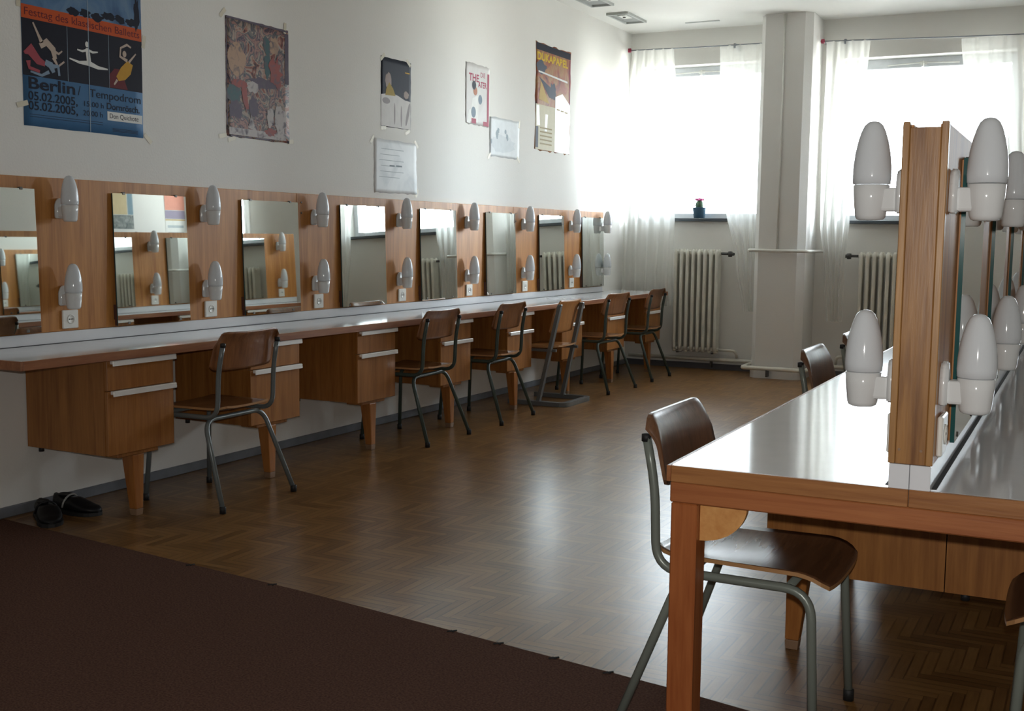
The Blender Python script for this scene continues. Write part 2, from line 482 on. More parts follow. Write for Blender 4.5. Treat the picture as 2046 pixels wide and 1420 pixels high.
# skirting
bm = bm_new(); add_box(bm, 0.0, 0.014, BY, D, 0, 0.048, bev=0.004); struct('baseboard_left', bm, M['base'])
bm = bm_new(); add_box(bm, 0.014, 1.375, D - 0.014, D, 0, 0.055); add_box(bm, 1.845, RX, D - 0.014, D, 0, 0.055); struct('baseboard_far', bm, M['base_far'])

# windows
def window(n, x0, x1, z0, z1):
    yf = D + 0.17
    bm = bm_new()
    fw, ft = 0.055, 0.085
    add_box(bm, x0, x0 + fw, yf, yf + 0.06, z0, z1, bev=0.004)
    add_box(bm, x1 - fw, x1, yf, yf + 0.06, z0, z1, bev=0.004)
    add_box(bm, x0 + fw, x1 - fw, yf, yf + 0.06, z1 - ft, z1, bev=0.004)
    add_box(bm, x0 + fw, x1 - fw, yf, yf + 0.06, z0, z0 + 0.05, bev=0.004)
    fr = struct('window_%d' % n, bm, M['frame'])
    bm = bm_new(); add_box(bm, x0 + fw - 0.005, x1 - fw + 0.005, yf + 0.028, yf + 0.032, z0 + 0.045, z1 - ft + 0.005); obj('window_glass', bm, M['glass'], fr)
    bm = bm_new(); add_box(bm, x0 - 0.05, x1 + 0.05, D - 0.055, D, z0 - 0.03, z0, bev=0.004); add_box(bm, x0, x1, D, yf, z0 - 0.03, z0)
    obj('window_sill', bm, M['sill'], fr)
    # tilt gear on the top rail: long rod and a short lever
    cx = (x0 + x1) / 2 - 0.06
    bm = bm_new()
    add_tube(bm, [(cx - 0.30, yf - 0.016, z1 - 0.060), (cx, yf - 0.016, z1 - 0.048), (cx + 0.30, yf - 0.016, z1 - 0.060)], 0.006, 8)
    add_tube(bm, [(cx, yf - 0.02, z1 - 0.035), (cx, yf - 0.03, z1 - 0.085)], 0.009, 8)
    add_box(bm, cx - 0.03, cx + 0.03, yf - 0.014, yf, z1 - 0.065, z1 - 0.035)
    obj('tilt_gear', bm, M['white_paint'], fr)
for n, w in enumerate(WINS): window(n + 1, *w)

# ceiling vents
def vent(x0, x1, y0, y1, label):
    t = thing('ceiling_vent', label, 'vent', ((x0 + x1) / 2, (y0 + y1) / 2, CH), 0, 'square ceiling vents')
    hx, hy = (x1 - x0) / 2, (y1 - y0) / 2
    bm = bm_new()
    f = 0.018
    add_box(bm, -hx, hx, -hy, -hy + f, -0.02, 0); add_box(bm, -hx, hx, hy - f, hy, -0.02, 0)
    add_box(bm, -hx, -hx + f, -hy + f, hy - f, -0.02, 0); add_box(bm, hx - f, hx, -hy + f, hy - f, -0.02, 0)
    obj('vent_frame', bm, M['vent'], t)
    bm = bm_new(); add_box(bm, -hx + f, hx - f, -hy + f, hy - f, -0.006, 0); obj('vent_plate', bm, M['vent_dark'], t)
    bm = bm_new(); add_box(bm, -hx * 0.35, hx * 0.45, -hy * 0.6, 0.1 * hy, -0.012, -0.006, bev=0.002); obj('vent_flap', bm, M['white_paint'], t)
    bm = bm_new(); add_lathe(bm, [(0, -0.019), (0.012, -0.018), (0.014, -0.0121)], (0, -hy * 0.25, 0), 10); obj('vent_knob', bm, M['screw'], t)
vent(0.17, 0.375, 9.59, 10.05, 'grey square vent in the white ceiling, nearest the window wall')
vent(0.19, 0.395, 8.76, 9.22, 'grey square vent cut off by the top edge of the picture')
bm = bm_new(); add_box(bm, 0.66, 0.98, 10.28, 10.31, CH - 0.006, CH, bev=0.002)
tag(obj('ceiling_slot', bm, M['vent']), 'thin grey slot strip on the ceiling before the left window', 'vent')

# carpet over the near floor
bm = bm_new()
poly = [(0.014, BY + 0.01), (RX - 0.01, BY + 0.01), (RX - 0.01, 2.45), (3.16, 2.95), (1.75, 3.155), (0.014, 3.345)]
add_prism(bm, poly, 'xy', 0.0, 0.0004)
tag(obj('carpet', bm, M['carpet']), 'plain dark brown carpet covering the floor in the foreground', 'carpet')

cp = bpy.data.objects['carpet']
for (x, y) in ((2.42, 3.052), (2.60, 3.025), (2.80, 2.997), (2.985, 2.968), (1.2, 3.205), (1.62, 3.162)):
    bm = bm_new(); add_tube(bm, [(x - 0.012, y - 0.012, 0.0008), (x + 0.010, y + 0.012, 0.0008)], 0.0035, 6); add_tube(bm, [(x + 0.008, y - 0.006, 0.0008), (x - 0.006, y + 0.004, 0.0008)], 0.003, 6)
    obj('edge_tack', bm, M['gap'], cp)

# pipes and radiators on the far wall
bm = bm_new()
zp = 0.098
pts = fillet([(0.06, D - 0.05, zp), (1.325, D - 0.05, zp), (1.335, 10.135, zp - 0.004), (1.895, 10.135, zp - 0.004), (1.90, D - 0.05, zp), (4.4, D - 0.05, zp)], 0.03)
add_tube(bm, pts, 0.019, 10)
t = tag(obj('heating_pipe', bm, M['rad_paint']), 'long cream heating pipe along the skirting of the window wall, bending round the pillar', 'pipe')
for x in (0.9, 1.56, 2.6):
    bm = bm_new(); add_box(bm, x - 0.008, x + 0.008, (10.12 if x == 1.56 else D - 0.06), (10.19 if x == 1.56 else D - 0.014), 0.02, 0.082)
    obj('pipe_bracket', bm, M['steel'], t)
bm = bm_new()
zc = 1.145
pts = fillet([(1.35, 10.60, zc), (1.35, 10.165, zc), (1.875, 10.165, zc - 0.003), (1.885, 10.60, zc - 0.003), (2.06, 10.60, zc - 0.003)], 0.03)
add_tube(bm, pts, 0.014, 10)
tag(obj('pillar_pipe', bm, M['white_paint']), 'thin white pipe wrapped round the pillar at chest height', 'pipe')
bm = bm_new()
add_tube(bm, [(1.60, 10.192, zc + 0.0145), (1.60, 10.192, CH - 0.01)], 0.008, 8)
tag(obj('cable_conduit', bm, M['white_paint']), 'slim white conduit running up the front of the pillar', 'conduit')

def radiator(x0, n, pitch, z0, z1, valve_right, label):
    t = thing('radiator', label, 'radiator', (x0, D - 0.085, 0), 0, 'cream column radiators')
    for k in range(n):
        cx = (k + 0.5) * pitch
        bm = bm_new()
        w = pitch * 0.30
        for yy in (-0.045, 0.045):
            add_tube(bm, [(cx, yy, z0 + 0.02), (cx, yy, z0 + 0.06), (cx, yy, z1 - 0.06), (cx, yy, z1 - 0.025), (cx, yy * 0.8, z1)], [w * 0.9, w, w, w, w * 0.55], 10)
        add_box(bm, cx - w * 0.8, cx + w * 0.8, -0.045, 0.045, z0 + 0.04, z1 - 0.05)
        add_box(bm, cx - w * 0.9, cx + w * 0.9, -0.05, 0.05, z1 - 0.055, z1 - 0.01, bev=0.008)
        add_box(bm, cx - w * 0.9, cx + w * 0.9, -0.05, 0.05, z0, z0 + 0.05, bev=0.008)
        for zz in (z0 + 0.03, z1 - 0.035): add_lathe(bm, [(0.018, -pitch / 2), (0.022, 0), (0.018, pitch / 2)], (cx, 0, zz), 12, axis='x')
        obj('radiator_section', bm, M['rad_paint'], t)
    bm = bm_new()
    xv = n * pitch if valve_right else 0.0
    s = 1 if valve_right else -1
    zv = z1 - 0.035
    add_tube(bm, [(xv, 0, zv), (xv + s * 0.075, 0, zv)], 0.012, 10)
    add_lathe(bm, [(0, -0.03), (0.019, -0.028), (0.021, 0.02), (0, 0.025)], (xv + s * 0.085, 0, zv), 12)
    add_tube(bm, [(xv + s * 0.08, 0, zv), (xv + s * 0.125, -0.01, zv - 0.004)], [0.02, 0.014], 10)
    obj('valve', bm, M['steel'], t)
    bm = bm_new()
    add_tube(bm, fillet([(xv, 0.0, z0 + 0.03), (xv + s * 0.16, 0.0, z0 + 0.03), (xv + s * 0.17, 0.03, 0.125)], 0.05), 0.013, 10)
    obj('feed_pipe', bm, M['rad_paint'], t)
    bm = bm_new()
    for cx in (pitch * 1.0, pitch * (n - 1.0)):
        add_box(bm, cx - 0.01, cx + 0.01, -0.03, 0.07, z0 - 0.012, z0 - 0.001); add_box(bm, cx - 0.01, cx + 0.01, 0.06, 0.0845, z0 - 0.012, z0 + 0.03)
    obj('wall_bracket', bm, M['steel'], t)
radiator(0.522, 8, 0.0575, 0.165, 1.14, True, 'cream column radiator under the left window, beside the last chair')
radiator(2.24, 9, 0.0575, 0.165, 1.14, False, 'cream column radiator under the right window, partly behind the wooden post')

# curtain wires and sheer curtains
def wire(x0, x1, z0, z1, label):
    t = thing('curtain_wire', label, 'curtain wire', (0, 0, 0))
    bm = bm_new(); add_tube(bm, [(x0, 10.45, z0), ((x0 + x1) / 2, 10.45, (z0 + z1) / 2 - 0.004), (x1, 10.45, z1)], 0.005, 8); obj('wire', bm, M['wire'], t)
    bm = bm_new(); add_lathe(bm, [(0, -0.02), (0.02, -0.012), (0.02, 0.012), (0, 0.02)], (x0, 10.45, z0), 12, axis='x'); obj('end_knob', bm, M['red'], t)
    for fx in ((0.78,) if x0 < 1 else (0.08, 0.83)):
        bm = bm_new()
        x = x0 + (x1 - x0) * fx; z = z0 + (z1 - z0) * fx
        add_box(bm, x - 0.008, x + 0.008, 10.442, D, z - 0.03, z + 0.012)
        obj('bracket', bm, M['wire'], t)
    bm = bm_new(); add_box(bm, x0 - 0.005, x0 + 0.005, 10.455, D, z0 - 0.006, z0 + 0.006)
    obj('bracket', bm, M['wire'], t)
wire(0.06, 1.37, 3.012, 2.998, 'thin curtain wire with red end knob above the left window')
wire(1.875, 4.3, 2.98, 2.915, 'thin curtain wire with red end knob above the right window')

def curtain(rows, folds, label, seed, y0=10.45, amp=0.017):
    rnd = random.Random(seed)
    ph = [rnd.random() * 6.28 for _ in range(4)]
    nu, nv = 96, 40
    bm = bm_new(); g = []
    zt, zb = rows[0][0], rows[-1][0]
    for v in range(nv + 1):
        z = zt + (zb - zt) * v / nv
        for a, b in zip(rows, rows[1:]):
            if a[0] >= z >= b[0] - 1e-6:
                q = (a[0] - z) / (a[0] - b[0]); q = q * q * (3 - 2 * q)
                xa = a[1] + (b[1] - a[1]) * q; xb = a[2] + (b[2] - a[2]) * q; break
        row = []
        width = xb - xa
        am = amp * (0.35 + 0.65 * min(1, v / nv * 3)) * (1.0 if width > 0.25 else 1.1)
        for u in range(nu + 1):
            s = u / nu
            w = math.sin(s * folds * 2 * PI + ph[0] + 0.5 * math.sin(v * 0.13 + ph[1])) + 0.4 * math.sin(s * folds * 3.7 * PI + ph[2] + v * 0.05)
            row.append(bm.verts.new((xa + width * s + 0.004 * math.sin(v * 0.3 + s * 9), y0 + am * w * 0.8, z)))
        g.append(row)
    for v in range(nv):
        for u in range(nu):
            f = bm.faces.new((g[v][u], g[v][u + 1], g[v + 1][u + 1], g[v + 1][u])); f.smooth = True
    o = obj('curtain', bm, M['voile']); tag(o, label, 'curtain', 'sheer white curtains'); return o
curtain([(3.01, 0.085, 0.50), (2.7, 0.06, 0.53), (1.43, 0.03, 0.55), (0.60, 0.03, 0.53)], 5, 'sheer white curtain in the room corner, hanging behind the desk end', 1)
curtain([(3.0, 0.945, 1.345), (2.5, 0.95, 1.345), (1.6, 1.03, 1.345), (1.0, 1.16, 1.335), (0.58, 1.235, 1.335)], 4, 'sheer white curtain tapering down along the left side of the pillar', 2)
curtain([(2.98, 1.905, 2.28), (2.4, 1.905, 2.25), (1.42, 1.905, 2.17), (1.0, 1.96, 2.14), (0.52, 2.0, 2.13)], 4, 'sheer white curtain just right of the pillar, tapering above the floor', 3)
curtain([(2.93, 3.02, 3.85), (2.3, 3.1, 3.85), (1.42, 3.25, 3.85), (0.52, 3.35, 3.8)], 8, 'sheer white curtain at the right edge behind the lamps', 4)

curtain([(2.90, 4.60, 4.95), (1.4, 4.60, 4.93), (0.52, 4.60, 4.90)], 5, 'sheer white curtain seen only in the third wall mirror', 5)

# flower pot on the left sill
t = thing('flower_pot', 'small blue pot with a pink flowering cactus on the left window sill', 'plant', (0.705, 10.72, 1.4355))
bm = bm_new(); add_lathe(bm, [(0, 0), (0.052, 0), (0.064, 0.098), (0.070, 0.105), (0.062, 0.105), (0.055, 0.085), (0, 0.085)], seg=20); obj('pot', bm, M['pot'], t)
bm = bm_new(); add_lathe(bm, [(0, 0.086), (0.03, 0.088), (0.04, 0.12), (0.036, 0.15), (0.02, 0.17), (0, 0.175)], seg=14); pl = obj('cactus', bm, M['cactus'], t)
bm = bm_new()
for k in range(9):
    a = 2 * PI * k / 9
    add_prism(bm, [(0.012 * math.cos(a), 0.012 * math.sin(a)), (0.034 * math.cos(a - 0.3), 0.034 * math.sin(a - 0.3)), (0.045 * math.cos(a), 0.045 * math.sin(a)), (0.034 * math.cos(a + 0.3), 0.034 * math.sin(a + 0.3))], 'xy', 0.168 + 0.004 * (k % 2), 0.186 + 0.004 * (k % 2))
add_lathe(bm, [(0.02, 0.172), (0.022, 0.19), (0, 0.197)], seg=10)
obj('flower', bm, M['flower'], t)

# ================================================================== left wall: desk, panel, mirrors, lamps
PER = 0.9149
XP = 0.030                    # front face of the wooden back panel
ZD, ZU, ZT = 0.74, 0.791, 1.4727
XE = 0.522                    # desk front edge
Y0, Y1 = 3.05, 10.40          # desk ends
YP1 = 9.955                   # panel end

desk = thing('wall_desk', 'long white laminate wall desk with wooden front edge running to the window', 'desk', (0, Y0, 0))
cuts = [0, 5.375 - Y0, 8.12 - Y0, Y1 - Y0]
for a, b in zip(cuts, cuts[1:]):
    bm = bm_new()
    add_box(bm, 0.0, XE - 0.012, a + (0.0006 if a else 0), b - 0.0006, 0.703, ZD)
    obj('worktop', bm, M['laminate'], desk)
bm = bm_new(); add_box(bm, XE - 0.012, XE, 0, Y1 - Y0, 0.703, ZD, bev=0.002); obj('front_edge', bm, M['edge_y'], desk)
bm = bm_new(); add_box(bm, 0.0, XE - 0.0005, -0.012, -0.0004, 0.703, ZD, bev=0.002); obj('end_edge', bm, M['edge_y'], desk)
bm = bm_new(); add_box(bm, 0.0, XP + 0.005, 0.0, YP1 - Y0, ZD, ZU, bev=0.002); obj('upstand', bm, M['upstand'], desk)
bm = bm_new(); add_box(bm, XP + 0.005, XP + 0.016, 0.0, YP1 - Y0, ZD, ZD + 0.0015); obj('groove', bm, M['gap'], desk)

panel = thing('mirror_panel', 'long orange brown wooden panel on the left wall carrying mirrors and lamps', 'wall panel', (0, Y0, ZU))
pc = [0, 5.375 - Y0, 8.12 - Y0, YP1 - Y0]
for a, b in zip(pc, pc[1:]):
    bm = bm_new(); add_box(bm, 0.001, XP, a + 0.0008, b - 0.0008, 0.0005, ZT - ZU, bev=0.002); bd = obj('panel_board', bm, M['panel'], panel)
    bm = bm_new()
    for yy in (a + 0.045, b - 0.06):
        for zz in (0.63, 0.57):
            add_lathe(bm, [(0.006, XP), (0.006, XP + 0.002), (0, XP + 0.003)], (0, yy, zz), 8, axis='x')
    obj('screw', bm, M['screw'], bd)

def mirror_proto(bk=0.008, edge=0.0055, bmat='backing'):
    """mounted on a face at local x = 0, width 0.485 along +y, height 0.625 along z"""
    w, h = 0.485, 0.622
    t = thing('wall_mirror', '', 'mirror', (0, 0, 0), 0, 'frameless mirrors')
    bm = bm_new(); add_box(bm, 0.0005, bk, 0.004, w - 0.004, 0.004, h - 0.004); obj('backing_board', bm, M[bmat], t)
    bm = bm_new()
    fs = add_box(bm, bk, bk + edge, 0, w, 0, h, mi=1)
    for f in fs:
        if f.calc_center_median().x > bk + edge - 0.0002: f.material_index = 0
    obj('mirror_glass', bm, [M['mirror'], M['glass_edge']], t)
    if bk > 0.005:
        bm = bm_new(); add_box(bm, -0.0185, 0.0004, 0.012, w - 0.012, 0.0, 0.03); add_box(bm, -0.0165, 0.0004, 0.004, 0.022, 0.03, 0.10); obj('spacer', bm, M['backing'], t)
    for yy, zz, s in ((0.07, h, 1), (w - 0.07, h, 1), (0.07, 0.0, -1), (w - 0.07, 0.0, -1)):
        bm = bm_new(); add_box(bm, 0.0005, bk + edge + 0.0035, yy - 0.008, yy + 0.008, zz - 0.006, zz + 0.006, bev=0.002) if s > 0 else add_box(bm, bk + edge + 0.0001, bk + edge + 0.0027, yy - 0.007, yy + 0.007, 0.004, 0.016, bev=0.001)
        obj('clip', bm, M['screw'], t)
    return t

def lamp_proto():
    """porcelain wall lamp on a face at local x = 0; origin at the bottom of the lamp base"""
    t = thing('wall_lamp', '', 'lamp', (0, 0, 0), 0, 'white porcelain make-up lamps')
    cx = 0.068
    bm = bm_new()
    add_prism(bm, [(-0.026, 0.014), (0.026, 0.014), (0.03, 0.02), (0.03, 0.072), (0.022, 0.092), (0.010, 0.103), (-0.010, 0.103), (-0.022, 0.092), (-0.03, 0.072), (-0.03, 0.02)], 'yz', 0.0006, 0.016)
    bmesh.ops.bevel(bm, geom=list(bm.edges), offset=0.003, segments=2, affect='EDGES')
    for f in bm.faces: f.smooth = True
    obj('back_plate', bm, M['porcelain'], t)
    bm = bm_new(); add_box(bm, 0.014, cx, -0.021, 0.021, 0.018, 0.066, bev=0.006, seg=2); obj('arm', bm, M['porcelain'], t)
    bm = bm_new(); add_lathe(bm, [(0, 0), (0.022, 0.0), (0.028, 0.003), (0.031, 0.010), (0.0345, 0.045), (0.0365, 0.071), (0.034, 0.0725), (0, 0.0725)], (cx, 0, 0), 28); obj('lamp_base', bm, M['porcelain'], t)
    bm = bm_new()
    prof = [(0.035, 0.0735), (0.0375, 0.075), (0.0385, 0.09), (0.0378, 0.112), (0.0352, 0.136), (0.0305, 0.160), (0.0245, 0.180), (0.0185, 0.193), (0.011, 0.2), (0, 0.2025)]
    add_lathe(bm, prof, (cx, 0, 0), 32); obj('lamp_shade', bm, M['opal'], t)
    return t

def socket_proto():
    t = thing('power_socket', '', 'socket', (0, 0, 0), 0, 'white power sockets')
    bm = bm_new(); add_box(bm, 0.0005, 0.012, -0.044, 0.044, 0, 0.083, bev=0.003); obj('plate', bm, M['socket'], t)
    bm = bm_new(); add_lathe(bm, [(0.021, 0.0121), (0.021, 0.0145), (0.018, 0.015), (0.017, 0.0125), (0, 0.0125)], (0, 0, 0.0415), 20, axis='x'); obj('socket_ring', bm, M['socket'], t)
    bm = bm_new()
    for dy in (-0.0095, 0.0095): add_lathe(bm, [(0.003, 0.0126), (0.003, 0.0134), (0, 0.0134)], (0, dy, 0.0415), 8, axis='x')
    add_lathe(bm, [(0.0028, 0.0126), (0.0028, 0.0136), (0, 0.0138)], (0, 0, 0.0415), 8, axis='x')
    obj('socket_hole', bm, M['gap'], t)
    return t

LAMP_Y = [3.675 + PER * k for k in range(6)] + [9.185, 10.01 - 0.09]
LAMP_Y = [3.675, 4.600, 5.533, 6.452, 7.366, 8.283, 9.203, 9.90]
NB = ['nearest the camera', 'second from the camera', 'third from the camera', 'fourth from the camera', 'fifth from the camera', 'sixth from the camera', 'second from the window', 'last before the window']
mir0 = mirror_proto(); mir1 = mirror_proto(0.004, 0.0095, 'panel'); lam0 = lamp_proto(); soc0 = socket_proto()
used = set()
def place(proto, loc, rz, label, group):
    if proto.name not in used:
        used.add(proto.name); proto.location = loc; proto.rotation_euler = (0, 0, rz); proto['label'] = label; proto['group'] = group
        return proto
    return dup(proto, loc, rz, label, group)

MIR_Y = [3.048, 3.975, 4.885, 5.785, 6.705, 7.640, 8.560, 9.440]
for k, y in enumerate(MIR_Y):
    mo = place(mir0, (XP + 0.0195, y, 0.7975), 0, 'frameless mirror on the left wall panel, %s' % NB[k], 'mirrors on the left wall panel')
    mo.rotation_euler = (0, -0.0310, 0)
for k, y in enumerate(LAMP_Y):
    place(lam0, (XP, y, 1.281), 0, 'upper white bullet lamp on the left wall panel, %s' % NB[k], 'upper lamps on the left wall panel')
    place(lam0, (XP, y + 0.008, 0.894), 0, 'lower white bullet lamp on the left wall panel, %s' % NB[k], 'lower lamps on the left wall panel')
for k, y in enumerate(LAMP_Y[:7]):
    place(soc0, (XP, y + 0.04, 0.803), 0, 'white power socket below the left wall lamps, %s' % NB[k], 'sockets on the left wall panel')
# round switch under the last lamp
t = thing('wall_switch', 'small oval white switch under the last left wall lamp', 'switch', (XP, 9.91, 0.803))
bm = bm_new(); add_lathe(bm, [(0.036, 0.0005), (0.036, 0.01), (0.030, 0.016), (0, 0.017)], (0, 0, 0.04), 20, axis='x'); obj('cover', bm, M['socket'], t)
bm = bm_new(); add_box(bm, 0.015, 0.022, -0.006, 0.006, 0.03, 0.05, bev=0.002); obj('toggle', bm, M['socket'], t)

# pedestal drawer units
def pedestal_proto():
    """front face at local x = 0, body towards -x, width along +y from 0"""
    w, dep = 0.389, 0.4865
    z0, z1 = 0.295, 0.7025
    t = thing('drawer_pedestal', '', 'drawer unit', (0, 0, 0), 0, 'drawer pedestals')
    bm = bm_new()
    add_box(bm, -dep, -0.018, 0, 0.016, z0, z1); add_box(bm, -dep, -0.018, w - 0.016, w, z0, z1)
    add_box(bm, -dep, -0.018, 0.016, w - 0.016, z0, z0 + 0.016); add_box(bm, -dep, -0.018, 0.016, w - 0.016, z1 - 0.012, z1)
    add_box(bm, -dep, -dep + 0.01, 0.016, w - 0.016, z0 + 0.016, z1 - 0.012)
    add_box(bm, -0.03, -0.0185, 0.016, w - 0.016, z0 + 0.016, z1 - 0.012)
    obj('cabinet_body', bm, M['cab_dark'], t)
    for (a, b) in ((0.5735, 0.699), (z0 + 0.0, 0.5695)):
        bm = bm_new(); add_box(bm, -0.018, 0.0, 0.0015, w - 0.0015, a, b, bev=0.0015); d = obj('drawer', bm, M['cab'], t)
        bm = bm_new(); add_box(bm, -0.004, 0.018, 0.02, w + 0.004, b - 0.014, b + 0.0015, bev=0.003); add_box(bm, 0.013, 0.018, 0.02, w + 0.004, b - 0.022, b - 0.010, bev=0.0015)
        obj('drawer_handle', bm, M['alu'], d)
    bm = bm_new(); add_box(bm, -0.13, -0.025, 0.075, w - 0.075, z0 - 0.022, z0, bev=0.003); obj('leg_bracket', bm, M['cab_dark'], t)
    bm = bm_new(); add_taper(bm, (-0.045, w / 2, 0.03), (0.021, 0.021), (-0.06, w / 2, z0 - 0.022), (0.034, 0.034), bev=0.004); lg = obj('leg', bm, M['leg'], t)
    bm = bm_new(); add_taper(bm, (-0.0445, w / 2, 0.0005), (0.0185, 0.0185), (-0.045, w / 2, 0.03), (0.0212, 0.0212), bev=0.002); obj('foot', bm, M['brass'], lg)
    bm = bm_new(); add_lathe(bm, [(0.012, z0 - 0.022), (0.012, z0)], (-dep + 0.05, 0.03, 0), 12); obj('rear_stub', bm, M['rubber'], t)
    return t
ped0 = pedestal_proto()
PED_Y = [3.488, 4.402, 5.314, 6.226, 7.142, 8.060, 8.975, 9.890]
for k, y in enumerate(PED_Y):
    place(ped0, (0.494, y, 0), 0, 'wooden two-drawer pedestal under the wall desk, %s' % (['nearest the camera', 'second along, behind the first chair', 'third along, in the gap with no chair', 'fourth along, behind the second chair', 'fifth along, behind the third chair', 'sixth along, behind the slanted-frame chair', 'second from the window', 'last before the window'][k]), 'pedestals under the wall desk')

# ================================================================== chairs
def seat_mesh(x0, x1, w0, w1, thick, mat_face, mat_edge, parent, zs):
    """shaped plywood seat: rear x0 (width w0) to front x1 (width w1), saddle curve, waterfall front"""
    nu, nv = 22, 16
    bm = bm_new(); top = []; bot = []
    for i in range(nu + 1):
        a = i / nu
        # superellipse-rounded outline
        x = x0 + (x1 - x0) * a
        hw = (w0 + (w1 - w0) * a) / 2
        e = 1.0
        rr = 0.16
        if a < rr: e = 1 - 0.16 * (1 - math.sqrt(max(0, 1 - ((rr - a) / rr) ** 2))) * 1.2
        if a > 1 - rr * 0.9: e = 1 - 0.12 * (1 - math.sqrt(max(0, 1 - ((a - 1 + rr * 0.9) / (rr * 0.9)) ** 2)))
        rt, rb = [], []
        for j in range(nv + 1):
            b = -1 + 2 * j / nv
            y = hw * e * b
            z = zs - 0.012 * (1 - b * b) * math.sin(min(1, a * 1.15) * PI) + 0.006 * abs(b) ** 3
            z -= 0.030 * max(0, (a - 0.80) / 0.20) ** 2
            z += 0.010 * max(0, (0.15 - a) / 0.15) ** 2
            xx = x - 0.008 * abs(b) ** 3 * (1 if a > 0.9 else 0) * (a - 0.9) / 0.1
            rt.append(bm.verts.new((xx, y, z))); rb.append(bm.verts.new((xx, y, z - thick)))
        top.append(rt); bot.append(rb)
    grid_solid(bm, top, bot)
    return obj('seat', bm, [mat_face, mat_edge], parent)

def grid_solid(bm, top, bot):
    n, m = len(top) - 1, len(top[0]) - 1
    for i in range(n):
        for j in range(m):
            f = bm.faces.new((top[i][j], top[i][j + 1], top[i + 1][j + 1], top[i + 1][j])); f.smooth = True
            f = bm.faces.new((bot[i][j], bot[i + 1][j], bot[i + 1][j + 1], bot[i][j + 1])); f.smooth = True
    def side(a, b, c, d):
        f = bm.faces.new((a, b, c, d)); f.material_index = 1
    for i in range(n):
        side(top[i][0], top[i + 1][0], bot[i + 1][0], bot[i][0]); side(top[i][m], bot[i][m], bot[i + 1][m], top[i + 1][m])
    for j in range(m):
        side(top[0][j], bot[0][j], bot[0][j + 1], top[0][j + 1]); side(top[n][j], top[n][j + 1], bot[n][j + 1], bot[n][j])

def back_mesh(zb, zt, hw, xb, xt, wrap, thick, mats, parent, corner=0.05):
    """curved plywood backrest, its ends wrapping forward (+x)"""
    nu, nv = 26, 12
    bm = bm_new(); A = []; B = []
    for i in range(nu + 1):
        b = -1 + 2 * i / nu
        ra, rb = [], []
        d = max(0, abs(b) * hw - (hw - corner)) / corner       # 0..1 inside rounded corner zone
        cut = corner * 0.75 * (1 - math.sqrt(max(0, 1 - d * d)))
        for j in range(nv + 1):
            a = j / nv
            z = (zb + cut * 0.5) + (zt - cut - zb - cut * 0.5) * a + 0.006 * (abs(b) ** 2)
            x = xb + (xt - xb) * a + wrap * b * b - 0.022 * (max(0, a - 0.6) / 0.4) ** 2
            y = b * hw * (1 - 0.03 * a)
            ra.append(bm.verts.new((x, y, z))); rb.append(bm.verts.new((x - thick, y, z)))
        A.append(ra); B.append(rb)
    grid_solid(bm, A, B)
    return obj('backrest', bm, mats, parent)

def chair_proto(name, tube_m, seat_m, back_m):
    """tube-frame school chair facing +x, origin on the floor under the seat centre"""
    t = thing(name, '', 'chair', (0, 0, 0), 0, None)
    R = 0.0115
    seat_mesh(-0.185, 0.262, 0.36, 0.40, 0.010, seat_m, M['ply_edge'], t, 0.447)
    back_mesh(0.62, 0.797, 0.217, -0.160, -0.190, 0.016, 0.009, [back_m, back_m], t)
    for s in (-1, 1):
        pts = fillet([(-0.206, s * 0.195, 0.745), (-0.180, s * 0.197, 0.62), (-0.172, s * 0.198, 0.412), (0.215, s * 0.195, 0.412), (0.238, s * 0.218, 0.020)], [0.06, 0.07, 0.07], 7)
        bm = bm_new(); add_tube(bm, pts, R, 10); fr = obj('side_frame', bm, tube_m, t)
        bm = bm_new(); add_lathe(bm, [(0, 0.0005), (0.0145, 0.0005), (0.0145, 0.03), (R, 0.032)], (0.2385, s * 0.2185, 0), 12); obj('front_foot_cap', bm, M['rubber'], fr)
        bm = bm_new(); add_lathe(bm, [(R, 0.0), (R + 0.001, 0.0), (R + 0.001, 0.018), (0.004, 0.020), (0, 0.020)], (-0.2065, s * 0.195, 0.7335), 12); obj('top_cap', bm, M['rubber'], fr)
    pts = fillet([(-0.245, -0.258, 0.020), (-0.105, -0.205, 0.400), (-0.105, 0.205, 0.400), (-0.245, 0.258, 0.020)], [0.07, 0.07], 8)
    bm = bm_new(); add_tube(bm, pts, R, 10); rl = obj('rear_legs', bm, tube_m, t)
    for s in (-1, 1):
        bm = bm_new(); add_lathe(bm, [(0, 0.0005), (0.0145, 0.0005), (0.0145, 0.03), (R, 0.032)], (-0.2465, s * 0.2585, 0), 12); obj('rear_foot_cap', bm, M['rubber'], rl)
    bm = bm_new(); add_tube(bm, [(0.16, -0.195, 0.412), (0.16, 0.195, 0.412)], R * 0.9, 8); obj('cross_rail', bm, tube_m, t)
    bm = bm_new()
    for yy in (-0.11, 0.11): add_lathe(bm, [(0.006, -0.0015), (0.006, 0.0), (0, 0.0015)], (-0.178 + 0.016 * (yy / 0.215) ** 2, yy, 0.70), 8, axis='x')
    obj('rivet', bm, M['screw'], t)
    return t

